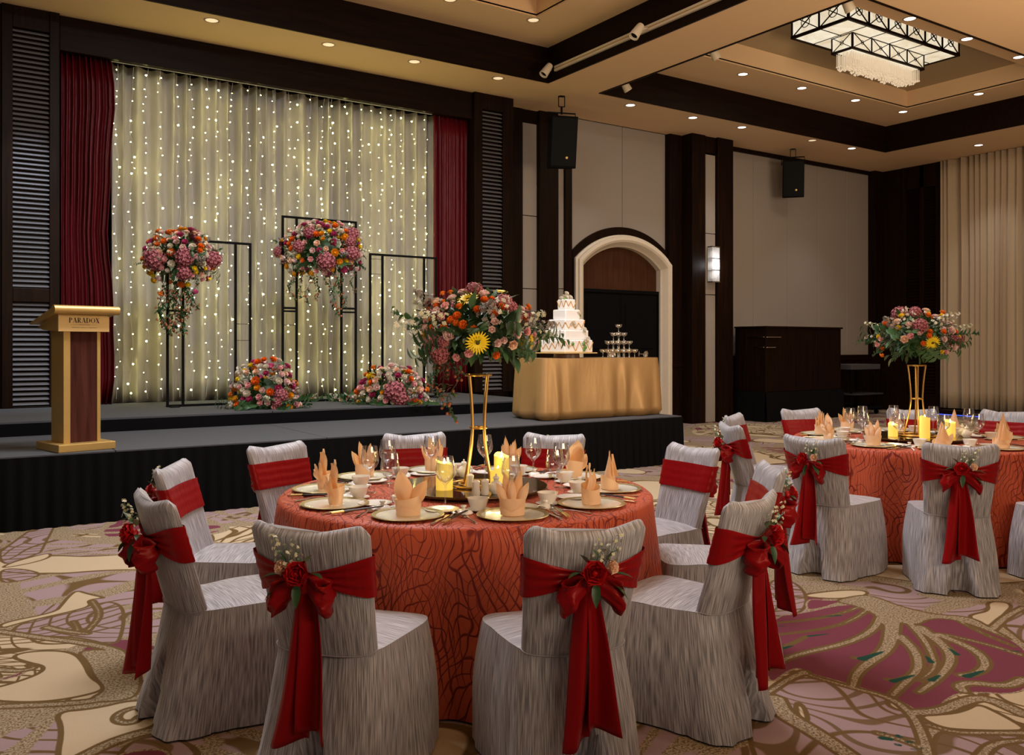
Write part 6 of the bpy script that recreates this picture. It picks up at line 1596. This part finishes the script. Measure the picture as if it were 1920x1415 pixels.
# ================================================================== rear table
T2 = cp(3.03, 6.6)
table(T2, 'round banquet table under the rear salmon cloth')
c2 = cloth('tablecloth', R1, 'salmon tablecloth with dark vein lines on the rear round table', 9); c2.location = T2; c2.rotation_euler.z = .7
seats2 = [(-12, 'rear table, behind the nearer bow-backed chair', 'hat'), (-48, 'rear table, behind the farther bow-backed chair', 'crown'), (-84, 'rear table, side facing the front table', 'bird'), (-120, 'rear table, corner towards the arch', 'crown'), (-156, 'rear table, far edge towards the bar counter', 'crown'), (168, 'rear table, far edge behind the gold stand', 'hat'), (132, 'rear table, far corner by the beige curtain', 'hat'), (96, 'rear table, curtain side', 'hat'), (24, 'rear table, near edge at the picture margin', 'hat'), (60, 'rear table, camera-side corner towards the curtain', 'bird')]
for a, s, f in seats2: 
    if a != 60: setting(T2, D(a), s, f, 'rear table')
susan(T2, 'round smoked glass turntable on the rear table')
S2 = rel(T2, 0, 0); stand(S2, .5, .53, 'tall gold wire flower stand on the rear table')
candle(rel(T2, -.02, -.17), .036, .15, 'tallest pillar candle on the rear turntable', 'pillar candles on the rear turntable')
candle(rel(T2, -.20, -.05), .034, .09, 'short pillar candle on the rear turntable, arch side', 'pillar candles on the rear turntable')
candle(rel(T2, .21, -.08), .036, .11, 'pillar candle on the rear turntable, curtain side', 'pillar candles on the rear turntable')
shaker(rel(T2, -.30, .05), 'white shaker at the arch side of the rear turntable'); shaker(rel(T2, .30, -.14), 'white teapot on the rear turntable', True); shaker(rel(T2, .33, -.02), 'white cruet behind the rear white teapot', True)
F2 = S2.copy(); F2.z = CAMH+(HORIZ-634)*6.6/FPX
k2 = 6.6/FPX
fx2 = [(k, (px-1716)*k2, (634-py)*k2, s) for k, px, py, s in (('gerbera', 1717, 643, .056), ('hydrangea', 1698, 612, .060), ('hydrangea', 1708, 585, .05), ('hydrangea', 1770, 641, .055), ('pale_rose', 1761, 648, .038), ('pale_rose', 1752, 622, .04), ('peach_rose', 1668, 606, .036), ('peach_rose', 1672, 636, .038), ('peach_rose', 1725, 586, .036), ('orange_ranunculus', 1656, 609, .03), ('orange_ranunculus', 1762, 588, .028), ('orange_ranunculus', 1719, 594, .028), ('orange_ranunculus', 1700, 643, .024), ('orange_ranunculus', 1709, 630, .026), ('orange_ranunculus', 1736, 623, .026), ('orange_ranunculus', 1653, 664, .024), ('orange_ranunculus', 1766, 623, .022), ('yellow_ranunculus', 1679, 595, .03), ('yellow_ranunculus', 1747, 596, .03), ('yellow_ranunculus', 1780, 632, .02), ('rose', 1681, 631, .032), ('rose', 1645, 645, .03), ('rose', 1647, 635, .026), ('rose', 1738, 605, .022), ('rose', 1748, 604, .022), ('pale_rose', 1756, 609, .022), ('pale_rose', 1737, 618, .022), ('rose', 1783, 641, .02))]
arrange('centrepiece_bouquet', F2, -YAW, (.28, .25, .20), 'dome of flowers with a yellow gerbera on the rear gold stand', 83, fx2, [('hydrangea', 5, .06), ('rose', 6, .03), ('orange_ranunculus', 8, .025), ('pale_rose', 8, .03), ('yellow_ranunculus', 4, .025)], 80, leafsz=.075, branches=20, sprays=12, low=-.8, up=(-.5, 1))
ch2 = [(-16, 1.22, 1, 'grey chair with red bow facing the rear gold stand', 0), (-47, 1.24, 1, 'grey chair with red bow, front-table side of the rear table', 0), (-84, 1.12, -1, 'grey chair of the rear table, side-on with hanging red tails', 0), (-121, 1.07, -1, 'grey chair of the rear table, closest to the arch', 0),
    (-163, 1.12, 1, 'grey chair behind the rear table, in front of the bar counter', 0), (157, 1.17, 1, 'grey chair behind the rear table and its gold stand', 0), (131, 1.40, 1, 'grey chair behind the rear table, by the beige curtain', 0), (20, 1.20, 1, 'grey chair cut by the picture margin at the rear table', 0)]
for a, r, f, lb, t in ch2: put_chair(T2, a, r, f, lb, t, GR2)
